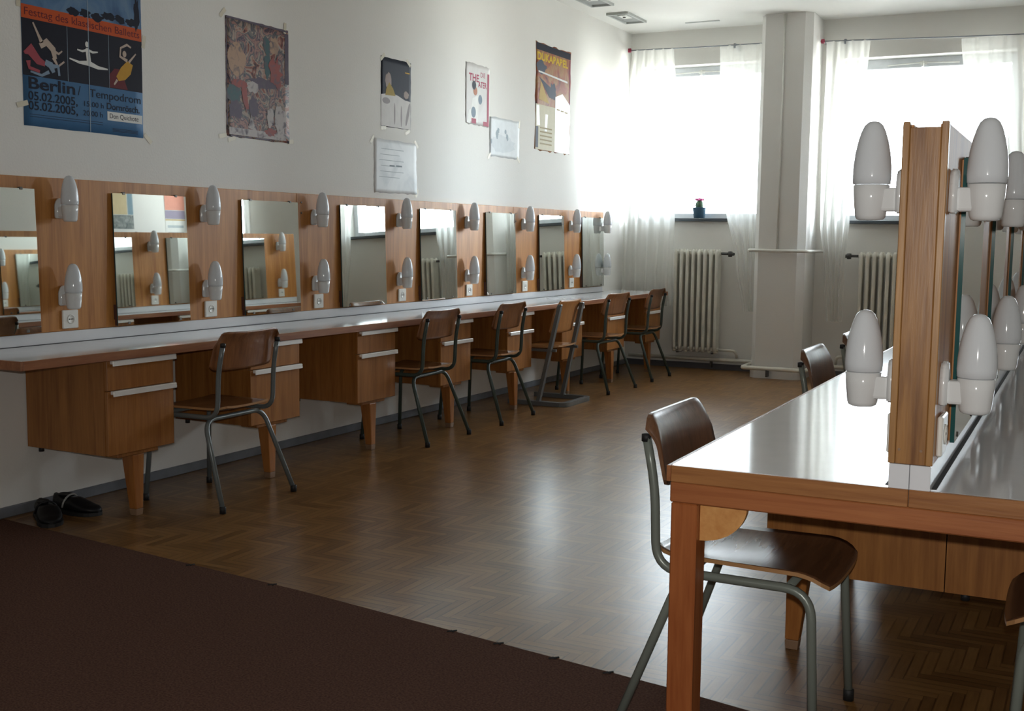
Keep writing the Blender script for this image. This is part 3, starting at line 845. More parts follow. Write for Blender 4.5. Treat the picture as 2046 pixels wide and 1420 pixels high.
c_grey = chair_proto('school_chair', M['tube_grey'], M['ply_seat'], M['ply'])
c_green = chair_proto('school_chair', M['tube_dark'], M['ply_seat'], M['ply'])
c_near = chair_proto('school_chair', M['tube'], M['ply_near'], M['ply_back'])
used2 = set()
G1 = 'chairs along the wall desk'
place(c_grey, (0.512, 4.137, 0), PI + 0.02, 'wooden school chair with grey tube frame, first at the wall desk and nearest the camera', G1)
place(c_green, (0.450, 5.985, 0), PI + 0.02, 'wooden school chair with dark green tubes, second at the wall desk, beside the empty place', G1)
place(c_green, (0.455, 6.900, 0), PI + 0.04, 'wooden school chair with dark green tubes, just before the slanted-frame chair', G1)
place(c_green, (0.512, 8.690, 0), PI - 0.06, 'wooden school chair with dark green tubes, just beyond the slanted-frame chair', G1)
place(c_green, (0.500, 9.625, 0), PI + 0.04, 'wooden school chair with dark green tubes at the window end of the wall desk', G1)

# slanted flat-bar chair
t = thing('slanted_chair', 'light plywood chair with slanted grey bar uprights and flat sled base', 'chair', (0.51, 7.84, 0), PI)
for s in (-1, 1):
    bm = bm_new(); add_tube(bm, [(0.0, s * 0.215, 0.026), (-0.155, s * 0.20, 0.735)], 0.025, 4, square=True, sy=0.75); up = obj('upright', bm, M['bar_grey'], t)
    bm = bm_new(); add_box(bm, -0.172, -0.142, s * 0.20 - 0.014, s * 0.20 + 0.014, 0.733, 0.75, bev=0.003); obj('end_plug', bm, M['tube_grey'], up)
    bm = bm_new(); add_tube(bm, fillet([(-0.13, s * 0.195, 0.41), (0.20, s * 0.185, 0.405)], 0.02), 0.014, 4, square=True); obj('seat_rail', bm, M['bar_grey'], t)
pts = fillet([(0.24, -0.225, 0.0165), (-0.215, -0.225, 0.0165), (-0.215, 0.225, 0.0165), (0.24, 0.225, 0.0165)], [0.05, 0.05], 6)
bm = bm_new(); add_tube(bm, pts, 0.0225, 4, square=True, sy=1.35); obj('sled_base', bm, M['bar_grey'], t)
seat_mesh(-0.13, 0.25, 0.385, 0.385, 0.012, M['ply_light'], M['ply_edge'], t, 0.432)
back_mesh(0.53, 0.775, 0.20, -0.082, -0.135, 0.012, 0.010, [M['ply_light'], M['ply_edge']], t, 0.03)

# ================================================================== double table on the right
TR = math.radians(0.6)
TX, TY = 3.8545, 2.400
ct, st = math.cos(TR), math.sin(TR)
def tp(u, v, z=0.0): return (TX + u * ct - v * st, TY + u * st + v * ct, z)
HW, TL = 0.512, 7.68
tab = thing('double_table', 'long double-sided white laminate table with thick wooden edges at right', 'table', (TX, TY, 0), TR)
for s in (-1, 1):
    bm = bm_new()
    a, b = sorted((s * 0.0006, s * (HW - 0.010)))
    add_box(bm, a, b, 0.012, TL, 0.705, ZD); obj('tabletop', bm, M['laminate'], tab)
    bm = bm_new(); a, b = sorted((s * 0.0006, s * (HW - 0.0105))); add_box(bm, a, b, 0.0, 0.0118, 0.7035, ZD, bev=0.0015); obj('front_edge', bm, M['edge_x'], tab)
    bm = bm_new(); a, b = sorted((s * (HW - 0.010), s * HW)); add_box(bm, a, b, 0.0, TL, 0.7035, ZD, bev=0.0015); obj('side_edge', bm, M['edge_y'], tab)
    bm = bm_new(); a, b = sorted((s * 0.0006, s * 0.0405)); add_box(bm, a, b, 0.002, TL, ZD, ZU - 0.0005, bev=0.001); obj('upstand', bm, M['upstand'], tab)
    bm = bm_new(); a, b = sorted((s * 0.0408, s * 0.0500)); add_box(bm, a, b, 0.03, TL, ZD, ZD + 0.0012); obj('groove', bm, M['gap'], tab)
    # corner leg, side rail and rounded gusset
    for v0 in (0.008, TL - 0.078):
        bm = bm_new(); a, b = sorted((s * (HW - 0.070), s * (HW - 0.010))); add_box(bm, a, b, v0, v0 + 0.07, 0.0005, 0.656, bev=0.003); obj('leg', bm, M['tleg'], tab)
    bm = bm_new()
    g = [(s * (HW - 0.071), 0.6565)] + [(s * (HW - 0.071 - 0.105 * math.cos(q)), 0.6565 - 0.085 * math.sin(q)) for q in [PI / 2 * i / 10 for i in range(11)]]
    add_prism(bm, g, 'xz', 0.030, 0.048); obj('corner_gusset', bm, M['gusset'], tab)
    bm = bm_new(); a, b = sorted((s * (HW - 0.036), s * (HW - 0.010))); add_box(bm, a, b, 0.034, 0.60, 0.659, 0.7035); obj('side_rail', bm, M['edge_y'], tab)
bm = bm_new(); add_box(bm, -HW + 0.008, HW - 0.008, 0.004, 0.034, 0.657, 0.7035, bev=0.003); obj('apron', bm, M['apron_x'], tab)

# drawer pedestals of the double table
PV = 0.842
for s in (-1, 1):
    for k in range(7):
        v = PV + PER * k
        u = -HW + 0.024 if s < 0 else HW - 0.024
        side = 'left' if s < 0 else 'right'
        if s < 0: loc, rz = tp(u, v + 0.389), PI + TR
        else: loc, rz = tp(u, v), TR
        place(ped0, loc, rz, 'wooden two-drawer pedestal under the double table, %s side, %s from the near end' % (side, ORD[k]), 'pedestals under the double table')

# the free-standing mirror partition on the table
part = thing('mirror_partition', 'wooden double-sided mirror partition standing on the double table, end post facing us', 'partition', tp(0, 0, ZU), TR)
PH = ZT - ZU
for s in (-1, 1):
    bm = bm_new(); a, b = sorted((s * 0.0245, s * 0.0425)); add_box(bm, a, b, 0.022, TL, 0.0005, PH - 0.004, bev=0.001); obj('panel_board', bm, M['panel'], part)
    bm = bm_new(); a, b = sorted((s * 0.0295, s * 0.0430)); add_box(bm, a, b, 0.0, 0.0215, 0.0005, PH, bev=0.0015); obj('end_batten', bm, M['batten'], part)
bm = bm_new(); add_box(bm, -0.0292, 0.0292, 0.001, 0.0215, 0.0005, PH - 0.011, bev=0.0015); ep = obj('end_post', bm, M['post'], part)
bm = bm_new()
for u in (-0.022, 0.020): add_lathe(bm, [(0.0028, -0.0012), (0.0028, 0.0012), (0, 0.0012)], (u, 0.0, 0.03), 8, axis='y')
obj('screw', bm, M['brass'], ep)
bm = bm_new(); add_box(bm, -0.0245, 0.0245, 0.03, TL, PH - 0.03, PH - 0.012); obj('core_rail', bm, M['panel'], part)

FN = ['nearest the end post'] + ['%s from the end post' % q for q in ORD[1:]]
UF = 0.0426
for s in (-1, 1):
    side = 'left' if s < 0 else 'right'
    for k in range(9):
        v = 0.075 + PER * k
        if v > TL - 0.05: break
        rz = TR if s > 0 else PI + TR
        place(lam0, tp(s * UF, v, 1.281), rz, 'upper white bullet lamp on the %s face of the partition, %s' % (side, FN[k]), 'upper lamps on the partition')
        place(lam0, tp(s * UF, v, 0.894), rz, 'lower white bullet lamp on the %s face of the partition, %s' % (side, FN[k]), 'lower lamps on the partition')
        place(soc0, tp(s * UF, v + 0.02, 0.803), rz, 'white power socket on the %s face of the partition, %s' % (side, FN[k]), 'sockets on the partition')
        if k < 8:
            vm = v + 0.205
            place(mir1, tp(s * UF, vm if s > 0 else vm + 0.485, 0.7975), rz, 'frameless mirror on the %s face of the partition, %s' % (side, FN[k]), 'mirrors on the partition')

# chairs at the double table
G2 = 'chairs at the double table'
place(c_near, (3.392, 2.885, 0), 0.0, 'dark plywood school chair with pale green tubes, pushed under the near table corner', G2)
place(c_near, (3.33, 4.805, 0), 0.0, 'school chair backrest showing behind the table edge, left of the near lamp', G2)
place(c_near, (3.31, 5.72, 0), 0.02, 'school chair backrest mostly hidden behind the lower left lamp', G2)
place(c_near, (4.285, 2.83, 0), PI + 0.03, 'dark plywood school chair cut off by the right edge of the picture', G2)

# ================================================================== shoes
def shoe(name, loc, rz, label, flip):
    t = thing(name, label, 'shoe', loc, rz, 'pair of black shoes')
    n, m = 18, 14
    L = 0.255
    bm = bm_new(); rings = []
    for i in range(n + 1):
        a = i / n
        x = -L / 2 + L * a
        w = 0.030 + 0.014 * math.sin(a * PI * 0.95) + 0.008 * math.sin(max(0, a - 0.45) / 0.55 * PI)
        if a > 0.86: w *= math.sqrt(max(0.02, 1 - ((a - 0.86) / 0.145) ** 2))
        if a < 0.10: w *= 0.55 + 0.45 * math.sqrt(max(0, 1 - ((0.10 - a) / 0.10) ** 2))
        h = 0.078 - 0.012 * math.sin(a * 4) if a < 0.45 else 0.078 - 0.034 * min(1, (a - 0.45) / 0.35)
        if a > 0.8: h -= 0.018 * ((a - 0.8) / 0.2) ** 2
        yo = flip * 0.010 * math.sin(a * PI)
        rg = []
        for j in range(m):
            q = 2 * PI * j / m
            cy, sz = math.cos(q), math.sin(q)
            rg.append(bm.verts.new((x, yo + w * math.copysign(abs(cy) ** 0.8, cy), 0.014 + (h - 0.014) * (0.5 + 0.5 * math.copysign(abs(sz) ** 0.75, sz)))))
        rings.append(rg)
    for a, b in zip(rings, rings[1:]):
        for j in range(m):
            f = bm.faces.new((a[j], a[(j + 1) % m], b[(j + 1) % m], b[j])); f.smooth = True
    bm.faces.new(rings[0]); bm.faces.new(rings[-1])
    obj('upper', bm, M['shoe'], t)
    bm = bm_new()
    out = []
    for i in range(13):
        a = i / 12; x = -L / 2 - 0.003 + (L + 0.006) * a
        w = 0.033 + 0.014 * math.sin(a * PI * 0.95) + 0.008 * math.sin(max(0, a - 0.45) / 0.55 * PI)
        if a > 0.86: w *= math.sqrt(max(0.02, 1 - ((a - 0.86) / 0.15) ** 2))
        out.append((x, w, flip * 0.010 * math.sin(a * PI)))
    poly = [(x, yo + w) for x, w, yo in out] + [(x, yo - w) for x, w, yo in reversed(out)]
    add_prism(bm, poly, 'xy', 0.0005, 0.016)
    add_box(bm, -L / 2, -L / 2 + 0.07, -0.03, 0.03, 0.0005, 0.018)
    obj('sole', bm, M['rubber'], t)
    bm = bm_new()
    pts = [(-0.035 + 0.01 * math.sin(q), flip * 0.008 + 0.047 * math.cos(q), 0.030 + 0.052 * math.sin(q)) for q in [PI * i / 10 for i in range(11)]]
    add_tube(bm, pts, 0.0045, 6)
    obj('strap', bm, M['strap'] if flip < 0 else M['shoe'], t)
    bm = bm_new()
    add_lathe(bm, [(0.022, 0.0), (0.027, 0.006), (0.024, 0.010), (0.018, 0.006)], (0, 0, 0), 16)
    for v in bm.verts: v.co.x = v.co.x * 1.6 - 0.062; v.co.z += 0.070
    obj('collar', bm, M['shoe'], t)
shoe('shoe', (0.205, 3.405, 0), -0.55, 'black shoe lying against the left skirting, nearer the picture edge', 1)
shoe('shoe', (0.195, 3.585, 0), 0.05, 'black shoe with pale strap, toe towards the wooden pedestal leg', -1)

# ================================================================== posters and papers on the left wall
def txt(s, y, z, size, mat, parent, x=0.0022, bold=0.0, width=None, align='LEFT'):
    cu_ = bpy.data.curves.new('lettering', 'FONT'); cu_.body = s; cu_.size = size; cu_.align_x = align
    cu_.extrude = 0.0001; cu_.offset = bold
    o = bpy.data.objects.new('lettering', cu_); COL.objects.link(o)
    bpy.context.view_layer.update()
    dg = bpy.context.evaluated_depsgraph_get()
    me = bpy.data.meshes.new_from_object(o.evaluated_get(dg))
    bpy.data.objects.remove(o)
    o = bpy.data.objects.new('lettering', me); COL.objects.link(o)
    me.materials.clear(); me.materials.append(mat)
    xs_ = [v.co.x for v in me.vertices]
    k = width / (max(xs_) - min(xs_)) if width else 1.0
    for v in me.vertices:
        px, py, pz = v.co
        v.co = (pz + x, px * k + y, py + z)
    o.parent = parent
    return o

def rect(y0, y1, z0, z1): return [(y0, z0), (y1, z0), (y1, z1), (y0, z1)]
def patch(name, poly, mat, parent, x=0.0015, t=0.0003):
    bm = bm_new(); add_prism(bm, poly, 'yz', x, x + t); return obj(name, bm, mat, parent)
def blob(cy, cz, ry, rz_, n=20, rot=0.0, jit=0.0, seed=1):
    r = random.Random(seed); out = []
    for k in range(n):
        a = 2 * PI * k / n; q = 1 + jit * (r.random() - 0.5)
        u, v = ry * math.cos(a) * q, rz_ * math.sin(a) * q
        out.append((cy + u * math.cos(rot) - v * math.sin(rot), cz + u * math.sin(rot) + v * math.cos(rot)))
    return out
def limb(bm, pts, ws, x, t=0.0003, mi=0):
    L_, R_ = [], []
    for i, (y, z) in enumerate(pts):
        a = pts[max(0, i - 1)]; b = pts[min(len(pts) - 1, i + 1)]
        dy, dz = b[0] - a[0], b[1] - a[1]; l = math.hypot(dy, dz) or 1
        L_.append((y - dz / l * ws[i], z + dy / l * ws[i])); R_.append((y + dz / l * ws[i], z - dy / l * ws[i]))
    add_prism(bm, L_ + R_[::-1], 'yz', x, x + t, mi=mi)

def sheet(name, label, y0, y1, z0, z1, mat, group, curl=0.0, cat='poster', wob=0.004, seed=0):
    """a paper sheet with slightly lifted, uneven edges; origin at its lower left corner"""
    t = thing(name, label, cat, (0, y0, z0), 0, group)
    r = random.Random(seed + 3)
    w, h = y1 - y0, z1 - z0
    nu, nv = 14, 14
    bm = bm_new(); A = []; B = []
    for i in range(nu + 1):
        a = []; b = []
        for j in range(nv + 1):
            u, v = i / nu, j / nv
            e = max(abs(u - 0.5), abs(v - 0.5)) * 2
            jy = (r.random() - 0.5) * wob if i in (0, nu) else 0
            jz = (r.random() - 0.5) * wob if j in (0, nv) else 0
            xx = 0.0013 + curl * max(0, u - 0.8) ** 2 * 25 * max(0, 0.5 - v)
            a.append(bm.verts.new((xx, u * w + jy, v * h + jz))); b.append(bm.verts.new((0.0004, u * w + jy, v * h + jz)))
        A.append(a); B.append(b)
    grid_solid(bm, A, B)
    obj('sheet', bm, [mat, mat], t)
    return t, w, h
def tapes(t, spots):
    for (y, z, a) in spots:
        bm = bm_new()
        c, s = math.cos(a), math.sin(a)
        p = [(y + u * c - v * s, z + u * s + v * c) for u, v in ((-0.03, -0.011), (0.03, -0.011), (0.03, 0.011), (-0.03, 0.011))]
        add_prism(bm, p, 'yz', 0.0018, 0.0021); obj('tape', bm, M['tape'], t)

PB = paper('poster_blue', (0.060, 0.155, 0.30)); PB2 = blotch('poster_sky_blue', [(0.05, 0.10, 0.20), (0.10, 0.19, 0.33), (0.16, 0.25, 0.36)], 5.0)
PO = paper('poster_orange', (0.52, 0.085, 0.018)); PK = paper('poster_black', (0.012, 0.012, 0.022)); INK = paper('ink_dark', (0.012, 0.014, 0.028))
PW = paper('poster_white', (0.72, 0.72, 0.69)); FL = paper('figure_skin', (0.50, 0.40, 0.33)); FR = paper('figure_red', (0.36, 0.07, 0.09)); FY = paper('figure_yellow', (0.52, 0.28, 0.03)); FB = paper('figure_blue', (0.22, 0.30, 0.40))
FD = paper('picture_dark_red', (0.13, 0.018, 0.022)); PFOLD = paper('fold_line', (0.30, 0.38, 0.46))

# ballet gala poster
t, w, h = sheet('event_poster', 'large blue and orange ballet poster with photographs of dancers, leftmost on the left wall', 3.527, 4.222, 1.692, 2.50, PB, None, curl=0.0, wob=0.002)
z = lambda q: q - 1.692
patch('printed_sky', rect(0.001, w - 0.001, z(2.205), h - 0.002), PB2, t)
bm = bm_new(); r = random.Random(4)
for q in range(6): add_prism(bm, blob(0.28 + q * 0.07, z(2.215) + 0.02 * r.random(), 0.03 + 0.012 * r.random(), 0.018, seed=q, jit=0.5), 'yz', 0.0019 + q * 0.00002, 0.0021 + q * 0.00002)
add_prism(bm, blob(0.665, z(2.27), 0.018, 0.08, seed=9, jit=0.5), 'yz', 0.0019, 0.0021)
obj('printed_silhouette', bm, INK, t)
patch('printed_band', rect(0.0005, w - 0.0005, z(2.148), z(2.206)), PO, t, 0.0017)
txt('Festtag des klassischen Balletts', 0.012, z(2.162), 0.047, FD, t, 0.0022, width=0.665)
patch('printed_photo', rect(0.0005, w - 0.0005, z(1.907), z(2.148)), PK, t)
bm = bm_new()
for yy in (0.245, 0.487): add_prism(bm, rect(yy - 0.001, yy + 0.001, z(1.907), z(2.148)), 'yz', 0.0019, 0.002)
obj('printed_divider', bm, PFOLD, t)
patch('printed_backdrop', [(0.489, z(1.91)), (0.60, z(1.91)), (0.56, z(2.0)), (0.52, z(2.0)), (0.489, z(1.97))], FD, t, 0.0019)
# left photograph: a lifted dancer above a kneeling one
bm = bm_new()
limb(bm, [(0.06, z(2.135)), (0.085, z(2.09)), (0.105, z(2.055))], [0.004, 0.006, 0.010], 0.0022)
limb(bm, [(0.095, z(2.04)), (0.13, z(2.062)), (0.165, z(2.035)), (0.175, z(1.995))], [0.012, 0.017, 0.015, 0.010], 0.0022)
limb(bm, [(0.165, z(2.03)), (0.195, z(2.02)), (0.215, z(2.035))], [0.008, 0.005, 0.003], 0.0024)
limb(bm, [(0.165, z(2.0)), (0.19, z(1.965)), (0.225, z(1.99))], [0.009, 0.006, 0.004], 0.0024)
obj('printed_figure', bm, FL, t)
bm = bm_new()
limb(bm, [(0.01, z(2.0)), (0.04, z(2.02)), (0.085, z(1.975)), (0.12, z(1.965))], [0.006, 0.026, 0.018, 0.010], 0.0023)
limb(bm, [(0.03, z(1.97)), (0.035, z(1.94)), (0.09, z(1.93))], [0.012, 0.008, 0.006], 0.0025)
obj('printed_figure', bm, FR, t)
bm = bm_new()
limb(bm, [(0.12, z(1.975)), (0.15, z(1.965)), (0.165, z(1.935))], [0.012, 0.016, 0.009], 0.0026)
limb(bm, [(0.15, z(1.96)), (0.19, z(1.965)), (0.195, z(1.925))], [0.011, 0.009, 0.006], 0.0028)
limb(bm, [(0.04, z(1.925)), (0.10, z(1.915)), (0.14, z(1.935))], [0.004, 0.006, 0.008], 0.0026)
obj('printed_figure', bm, FB, t)
# middle photograph: leaping dancer
bm = bm_new()
limb(bm, [(0.255, z(2.010)), (0.31, z(2.0)), (0.365, z(2.003)), (0.42, z(1.99)), (0.478, z(1.99))], [0.003, 0.006, 0.012, 0.008, 0.003], 0.0022)
limb(bm, [(0.368, z(2.0)), (0.362, z(2.045)), (0.358, z(2.07))], [0.012, 0.012, 0.009], 0.0024)
limb(bm, [(0.30, z(2.055)), (0.33, z(2.052)), (0.36, z(2.062)), (0.39, z(2.055)), (0.42, z(2.06))], [0.003, 0.005, 0.006, 0.005, 0.003], 0.0026)
add_prism(bm, blob(0.357, z(2.086), 0.010, 0.013), 'yz', 0.0022, 0.0025)
obj('printed_figure', bm, PW, t)
# right photograph: dancer in a yellow dress
bm = bm_new()
add_prism(bm, [(0.53, z(1.965)), (0.56, z(2.01)), (0.60, z(2.045)), (0.635, z(2.03)), (0.62, z(1.985)), (0.585, z(1.955)), (0.545, z(1.945))], 'yz', 0.0021, 0.0024)
obj('printed_dress', bm, FY, t)
bm = bm_new()
limb(bm, [(0.61, z(2.04)), (0.655, z(2.085))], [0.006, 0.003], 0.0026)
limb(bm, [(0.60, z(2.045)), (0.555, z(2.06)), (0.56, z(2.10)), (0.60, z(2.12)), (0.625, z(2.11))], [0.008, 0.006, 0.005, 0.006, 0.004], 0.0027)
obj('printed_figure', bm, FL, t)
bm = bm_new()
limb(bm, [(0.515, z(1.925)), (0.535, z(1.95))], [0.004, 0.006], 0.0026)
obj('printed_figure', bm, FL, t)
bm = bm_new()
add_prism(bm, blob(0.583, z(2.075), 0.012, 0.015), 'yz', 0.0025, 0.0029)
obj('printed_figure', bm, FL, t)
txt('Berlin', 0.022, z(1.853), 0.070, INK, t, bold=0.0015, width=0.255)
txt('/', 0.298, z(1.853), 0.060, INK, t)
txt('Tempodrom', 0.365, z(1.853), 0.052, INK, t, width=0.315)
txt('05.02.2005,', 0.024, z(1.805), 0.052, INK, t, width=0.27, bold=0.0006)
txt('05.02.2005,', 0.024, z(1.763), 0.052, INK, t, width=0.27, bold=0.0006)
txt('15.00 h', 0.325, z(1.808), 0.034, INK, t, width=0.115)
txt('Dornrösch.', 0.465, z(1.808), 0.042, INK, t, width=0.205, bold=0.0006)
txt('20.00 h', 0.325, z(1.766), 0.034, INK, t, width=0.115)
patch('printed_label', rect(0.47, w - 0.006, z(1.757), z(1.798)), PW, t, 0.0018)
txt('Don Quichote', 0.482, z(1.768), 0.032, INK, t, 0.0024, width=0.18)
bm = bm_new()
for q in range(2): add_prism(bm, rect(0.03, 0.44, z(1.742 - q * 0.010), z(1.744 - q * 0.010)), 'yz', 0.0019, 0.002)
for q in range(3): add_prism(bm, rect(0.50, 0.66, z(1.720 - q * 0.006), z(1.7225 - q * 0.006)), 'yz', 0.0019, 0.002)
obj('small_print', bm, INK, t)
patch('fold_crease', rect(0.364, 0.368, 0.002, h - 0.002), PFOLD, t, 0.00285, 0.0001)
tapes(t, [(-0.012, z(2.22), PI / 2), (w + 0.03, 0.0, -0.7), (-0.006, 0.09, 0.3), (w + 0.014, z(2.15), 1.4)])

# illustrated poster
mA = blotch('illustration_print', [(0.03, 0.02, 0.03), (0.28, 0.10, 0.07), (0.42, 0.33, 0.27), (0.06, 0.08, 0.10), (0.40, 0.22, 0.19), (0.05, 0.05, 0.08), (0.34, 0.26, 0.24)], 11.0, 0.42, 1.6)
t, w, h = sheet('illustrated_poster', 'busy multicoloured illustrated poster, second from the left on the wall', 4.822, 5.350, 1.752, 2.380, mA, None, curl=0.004, wob=0.006, seed=5)
Z1 = blotch('illus_peach', [(0.44, 0.29, 0.20), (0.44, 0.29, 0.20), (0.12, 0.10, 0.12)], 16.0); Z2 = blotch('illus_teal', [(0.06, 0.12, 0.13), (0.06, 0.12, 0.13), (0.12, 0.10, 0.12)], 16.0); Z3 = blotch('illus_violet', [(0.10, 0.075, 0.11), (0.10, 0.075, 0.11), (0.12, 0.10, 0.12)], 16.0); Z4 = blotch('illus_pale', [(0.46, 0.42, 0.41), (0.46, 0.42, 0.41), (0.12, 0.10, 0.12)], 16.0); Z5 = blotch('illus_red', [(0.30, 0.075, 0.065), (0.30, 0.075, 0.065), (0.12, 0.10, 0.12)], 16.0)
def multi(name, shapes, mat, x):
    for i, s in enumerate(shapes):
        bm = bm_new(); add_prism(bm, s, 'yz', x + i * 0.00002, x + 0.0002 + i * 0.00002); obj(name, bm, mat, t)
multi('printed_shape', [blob(0.085, h - 0.215, 0.072, 0.085, seed=2, jit=0.2), blob(0.40, h - 0.10, 0.04, 0.05, seed=3, jit=0.5)], Z1, 0.0016)
multi('printed_shape', [blob(0.335, h - 0.11, 0.03, 0.05, seed=4, jit=0.3), blob(0.34, h - 0.22, 0.025, 0.07, seed=5, jit=0.4), blob(0.06, 0.23, 0.055, 0.05, seed=6, jit=0.4)], Z2, 0.0019)
multi('printed_shape', [blob(0.07, 0.15, 0.06, 0.05, seed=7, jit=0.5), blob(0.22, 0.17, 0.04, 0.06, seed=8, jit=0.4), blob(0.30, h - 0.32, 0.12, 0.03, seed=9, jit=0.4), rect(w - 0.035, w - 0.002, h - 0.30, h - 0.02), rect(0.004, w - 0.004, h - 0.012, h - 0.001), rect(0.001, 0.008, 0.06, h - 0.02)], Z3, 0.0022)
multi('printed_shape', [blob(0.21, 0.28, 0.05, 0.03, seed=11, jit=0.4), [(0.17, 0.06), (0.24, 0.045), (0.20, 0.13)], rect(0.02, 0.50, 0.012, 0.05), blob(0.45, 0.12, 0.05, 0.09, seed=12, jit=0.5), blob(0.36, 0.13, 0.03, 0.06, seed=13, jit=0.5)], Z4, 0.0025)
multi('printed_shape', [blob(0.15, 0.22, 0.022, 0.075, seed=14, jit=0.4, rot=0.2), blob(0.41, h - 0.25, 0.05, 0.08, seed=15, jit=0.7), blob(0.10, h - 0.34, 0.07, 0.02, seed=16, jit=0.5), blob(0.36, 0.05, 0.05, 0.02, seed=17, jit=0.5)], Z5, 0.0028)
multi('printed_border', [rect(0.03, 0.2, 0.003, 0.009), rect(0.23, 0.36, 0.003, 0.010)], Z3, 0.0029)
tapes(t, [(-0.02, h + 0.008, 0.8), (-0.03, 0.0, 0.2), (w + 0.01, 0.01, 0.2), (0.04, -0.012, 0.3), (w - 0.03, h + 0.01, 1.5)])

# small dark dance photo poster with rounded corners
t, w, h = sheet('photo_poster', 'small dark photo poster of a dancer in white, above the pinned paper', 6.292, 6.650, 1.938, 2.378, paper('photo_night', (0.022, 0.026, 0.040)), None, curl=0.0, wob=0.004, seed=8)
multi('printed_skirt_glare', [[(0.002, 0.003), (w - 0.003, 0.003), (w - 0.003, 0.185), (0.28, 0.19), (0.20, 0.21), (0.12, 0.22), (0.002, 0.20)]], paper('skirt_glare_white', (0.66, 0.64, 0.62)), 0.0016)  # glare on the glossy sheet, painted in as the dancer's white skirt
multi('printed_fold', [blob(0.06, 0.165, 0.045, 0.02, seed=2), blob(0.16, 0.09, 0.008, 0.07, seed=3), blob(0.24, 0.08, 0.007, 0.07, seed=4), blob(0.32, 0.10, 0.014, 0.08, seed=5, rot=-0.3)], paper('photo_grey', (0.34, 0.31, 0.31)), 0.0019)
multi('printed_figure', [blob(0.085, 0.29, 0.035, 0.055, seed=5, jit=0.2), blob(0.30, 0.225, 0.03, 0.025, seed=6, jit=0.3)], paper('photo_skin', (0.34, 0.27, 0.24)), 0.0020)
multi('printed_bodice', [[(0.05, 0.20), (0.17, 0.205), (0.14, 0.25), (0.095, 0.285), (0.06, 0.24)]], paper('photo_gold', (0.36, 0.25, 0.04)), 0.0022)
multi('printed_mark', [rect(0.285, 0.34, 0.365, 0.372)], FY, 0.0021)
tapes(t, [(0.03, -0.012, 0.15), (w - 0.04, -0.016, 0.4), (0.02, h - 0.004, 0.7), (w - 0.03, h - 0.004, -0.6)])

t, w, h = sheet('pinned_paper', 'crumpled white paper taped below the dark photo poster', 6.212, 6.722, 1.513, 1.855, blotch('crumpled_white', [(0.56, 0.60, 0.62), (0.74, 0.76, 0.77), (0.80, 0.82, 0.82)], 3.0, 0.4), None, curl=0.02, cat='paper', wob=0.008, seed=12)
PCIL = paper('faint_pencil', (0.40, 0.44, 0.46))
multi('handwriting', [rect(0.06 + 0.012 * (q % 3), 0.30 + 0.05 * (q % 2), 0.10 + q * 0.036, 0.104 + q * 0.036) for q in range(6)], PCIL, 0.0017)
multi('handwriting', [rect(0.18, 0.24, 0.172, 0.182), rect(0.26, 0.33, 0.174, 0.184)], paper('pencil_dark', (0.22, 0.26, 0.28)), 0.0021)
tapes(t, [(-0.02, h - 0.01, 0.9), (w, h - 0.005, -0.8), (w + 0.01, 0.01, 1.0)])

t, w, h = sheet('theatre_poster', 'narrow white theatre poster with red lettering and a dark-haired figure', 7.392, 7.755, 2.055, 2.494, blotch('poster_offwhite', [(0.54, 0.52, 0.50), (0.66, 0.64, 0.62)], 3.0), None, wob=0.012, seed=20)
RL = paper('poster_magenta', (0.35, 0.05, 0.09))
txt('THE', 0.05, h - 0.125, 0.075, RL, t, 0.0017, bold=0.002, width=0.15)
txt('ATER', 0.19, h - 0.16, 0.06, RL, t, 0.0017, bold=0.0015, width=0.13)
txt('DIE', 0.22, h - 0.085, 0.05, RL, t, 0.0017, width=0.07)
multi('printed_bar', [rect(w - 0.035, w - 0.006, 0.002, h - 0.05), rect(0.27, w - 0.01, 0.004, 0.035), rect(0.09, 0.16, 0.01, 0.045)], RL, 0.0019)
multi('printed_hair', [blob(0.125, 0.285, 0.03, 0.032, seed=1)], INK, 0.0024)
multi('printed_face', [blob(0.145, 0.245, 0.03, 0.032, seed=2)], paper('print_face', (0.42, 0.17, 0.10)), 0.0021)
multi('printed_gown', [[(0.10, 0.19), (0.20, 0.22), (0.19, 0.02), (0.06, 0.02)], [(0.02, 0.01), (0.07, 0.005), (0.08, 0.11), (0.05, 0.10)]], PW, 0.0017)
multi('printed_shade', [blob(0.12, 0.09, 0.035, 0.04, seed=3), blob(0.22, 0.19, 0.03, 0.035, seed=4)], paper('print_slate', (0.16, 0.21, 0.26)), 0.0021)

t, w, h = sheet('pinned_drawing', 'pale sheet with a faint pencil drawing, taped beside the theatre poster', 7.765, 8.262, 1.846, 2.142, paper('sketch_paper', (0.66, 0.69, 0.70), 0.4), None, cat='drawing', wob=0.008, seed=31)
multi('pencil_drawing', [blob(0.14, 0.20, 0.018, 0.02, seed=1, jit=0.3), blob(0.12, 0.17, 0.02, 0.03, seed=2, jit=0.5), blob(0.26, 0.20, 0.016, 0.018, seed=3, jit=0.3), blob(0.29, 0.16, 0.02, 0.025, seed=4, jit=0.5), blob(0.03, 0.11, 0.01, 0.02, seed=5, jit=0.5)], paper('pencil_blue', (0.30, 0.36, 0.40)), 0.0017)
multi('pencil_shading', [blob(0.22, 0.10, 0.19, 0.07, seed=8, jit=0.3)], paper('pencil_wash', (0.58, 0.62, 0.64)), 0.0015)
tapes(t, [(0.0, 0.0, 0.8), (w - 0.01, 0.0, -0.7), (w, h - 0.02, 1.3)])

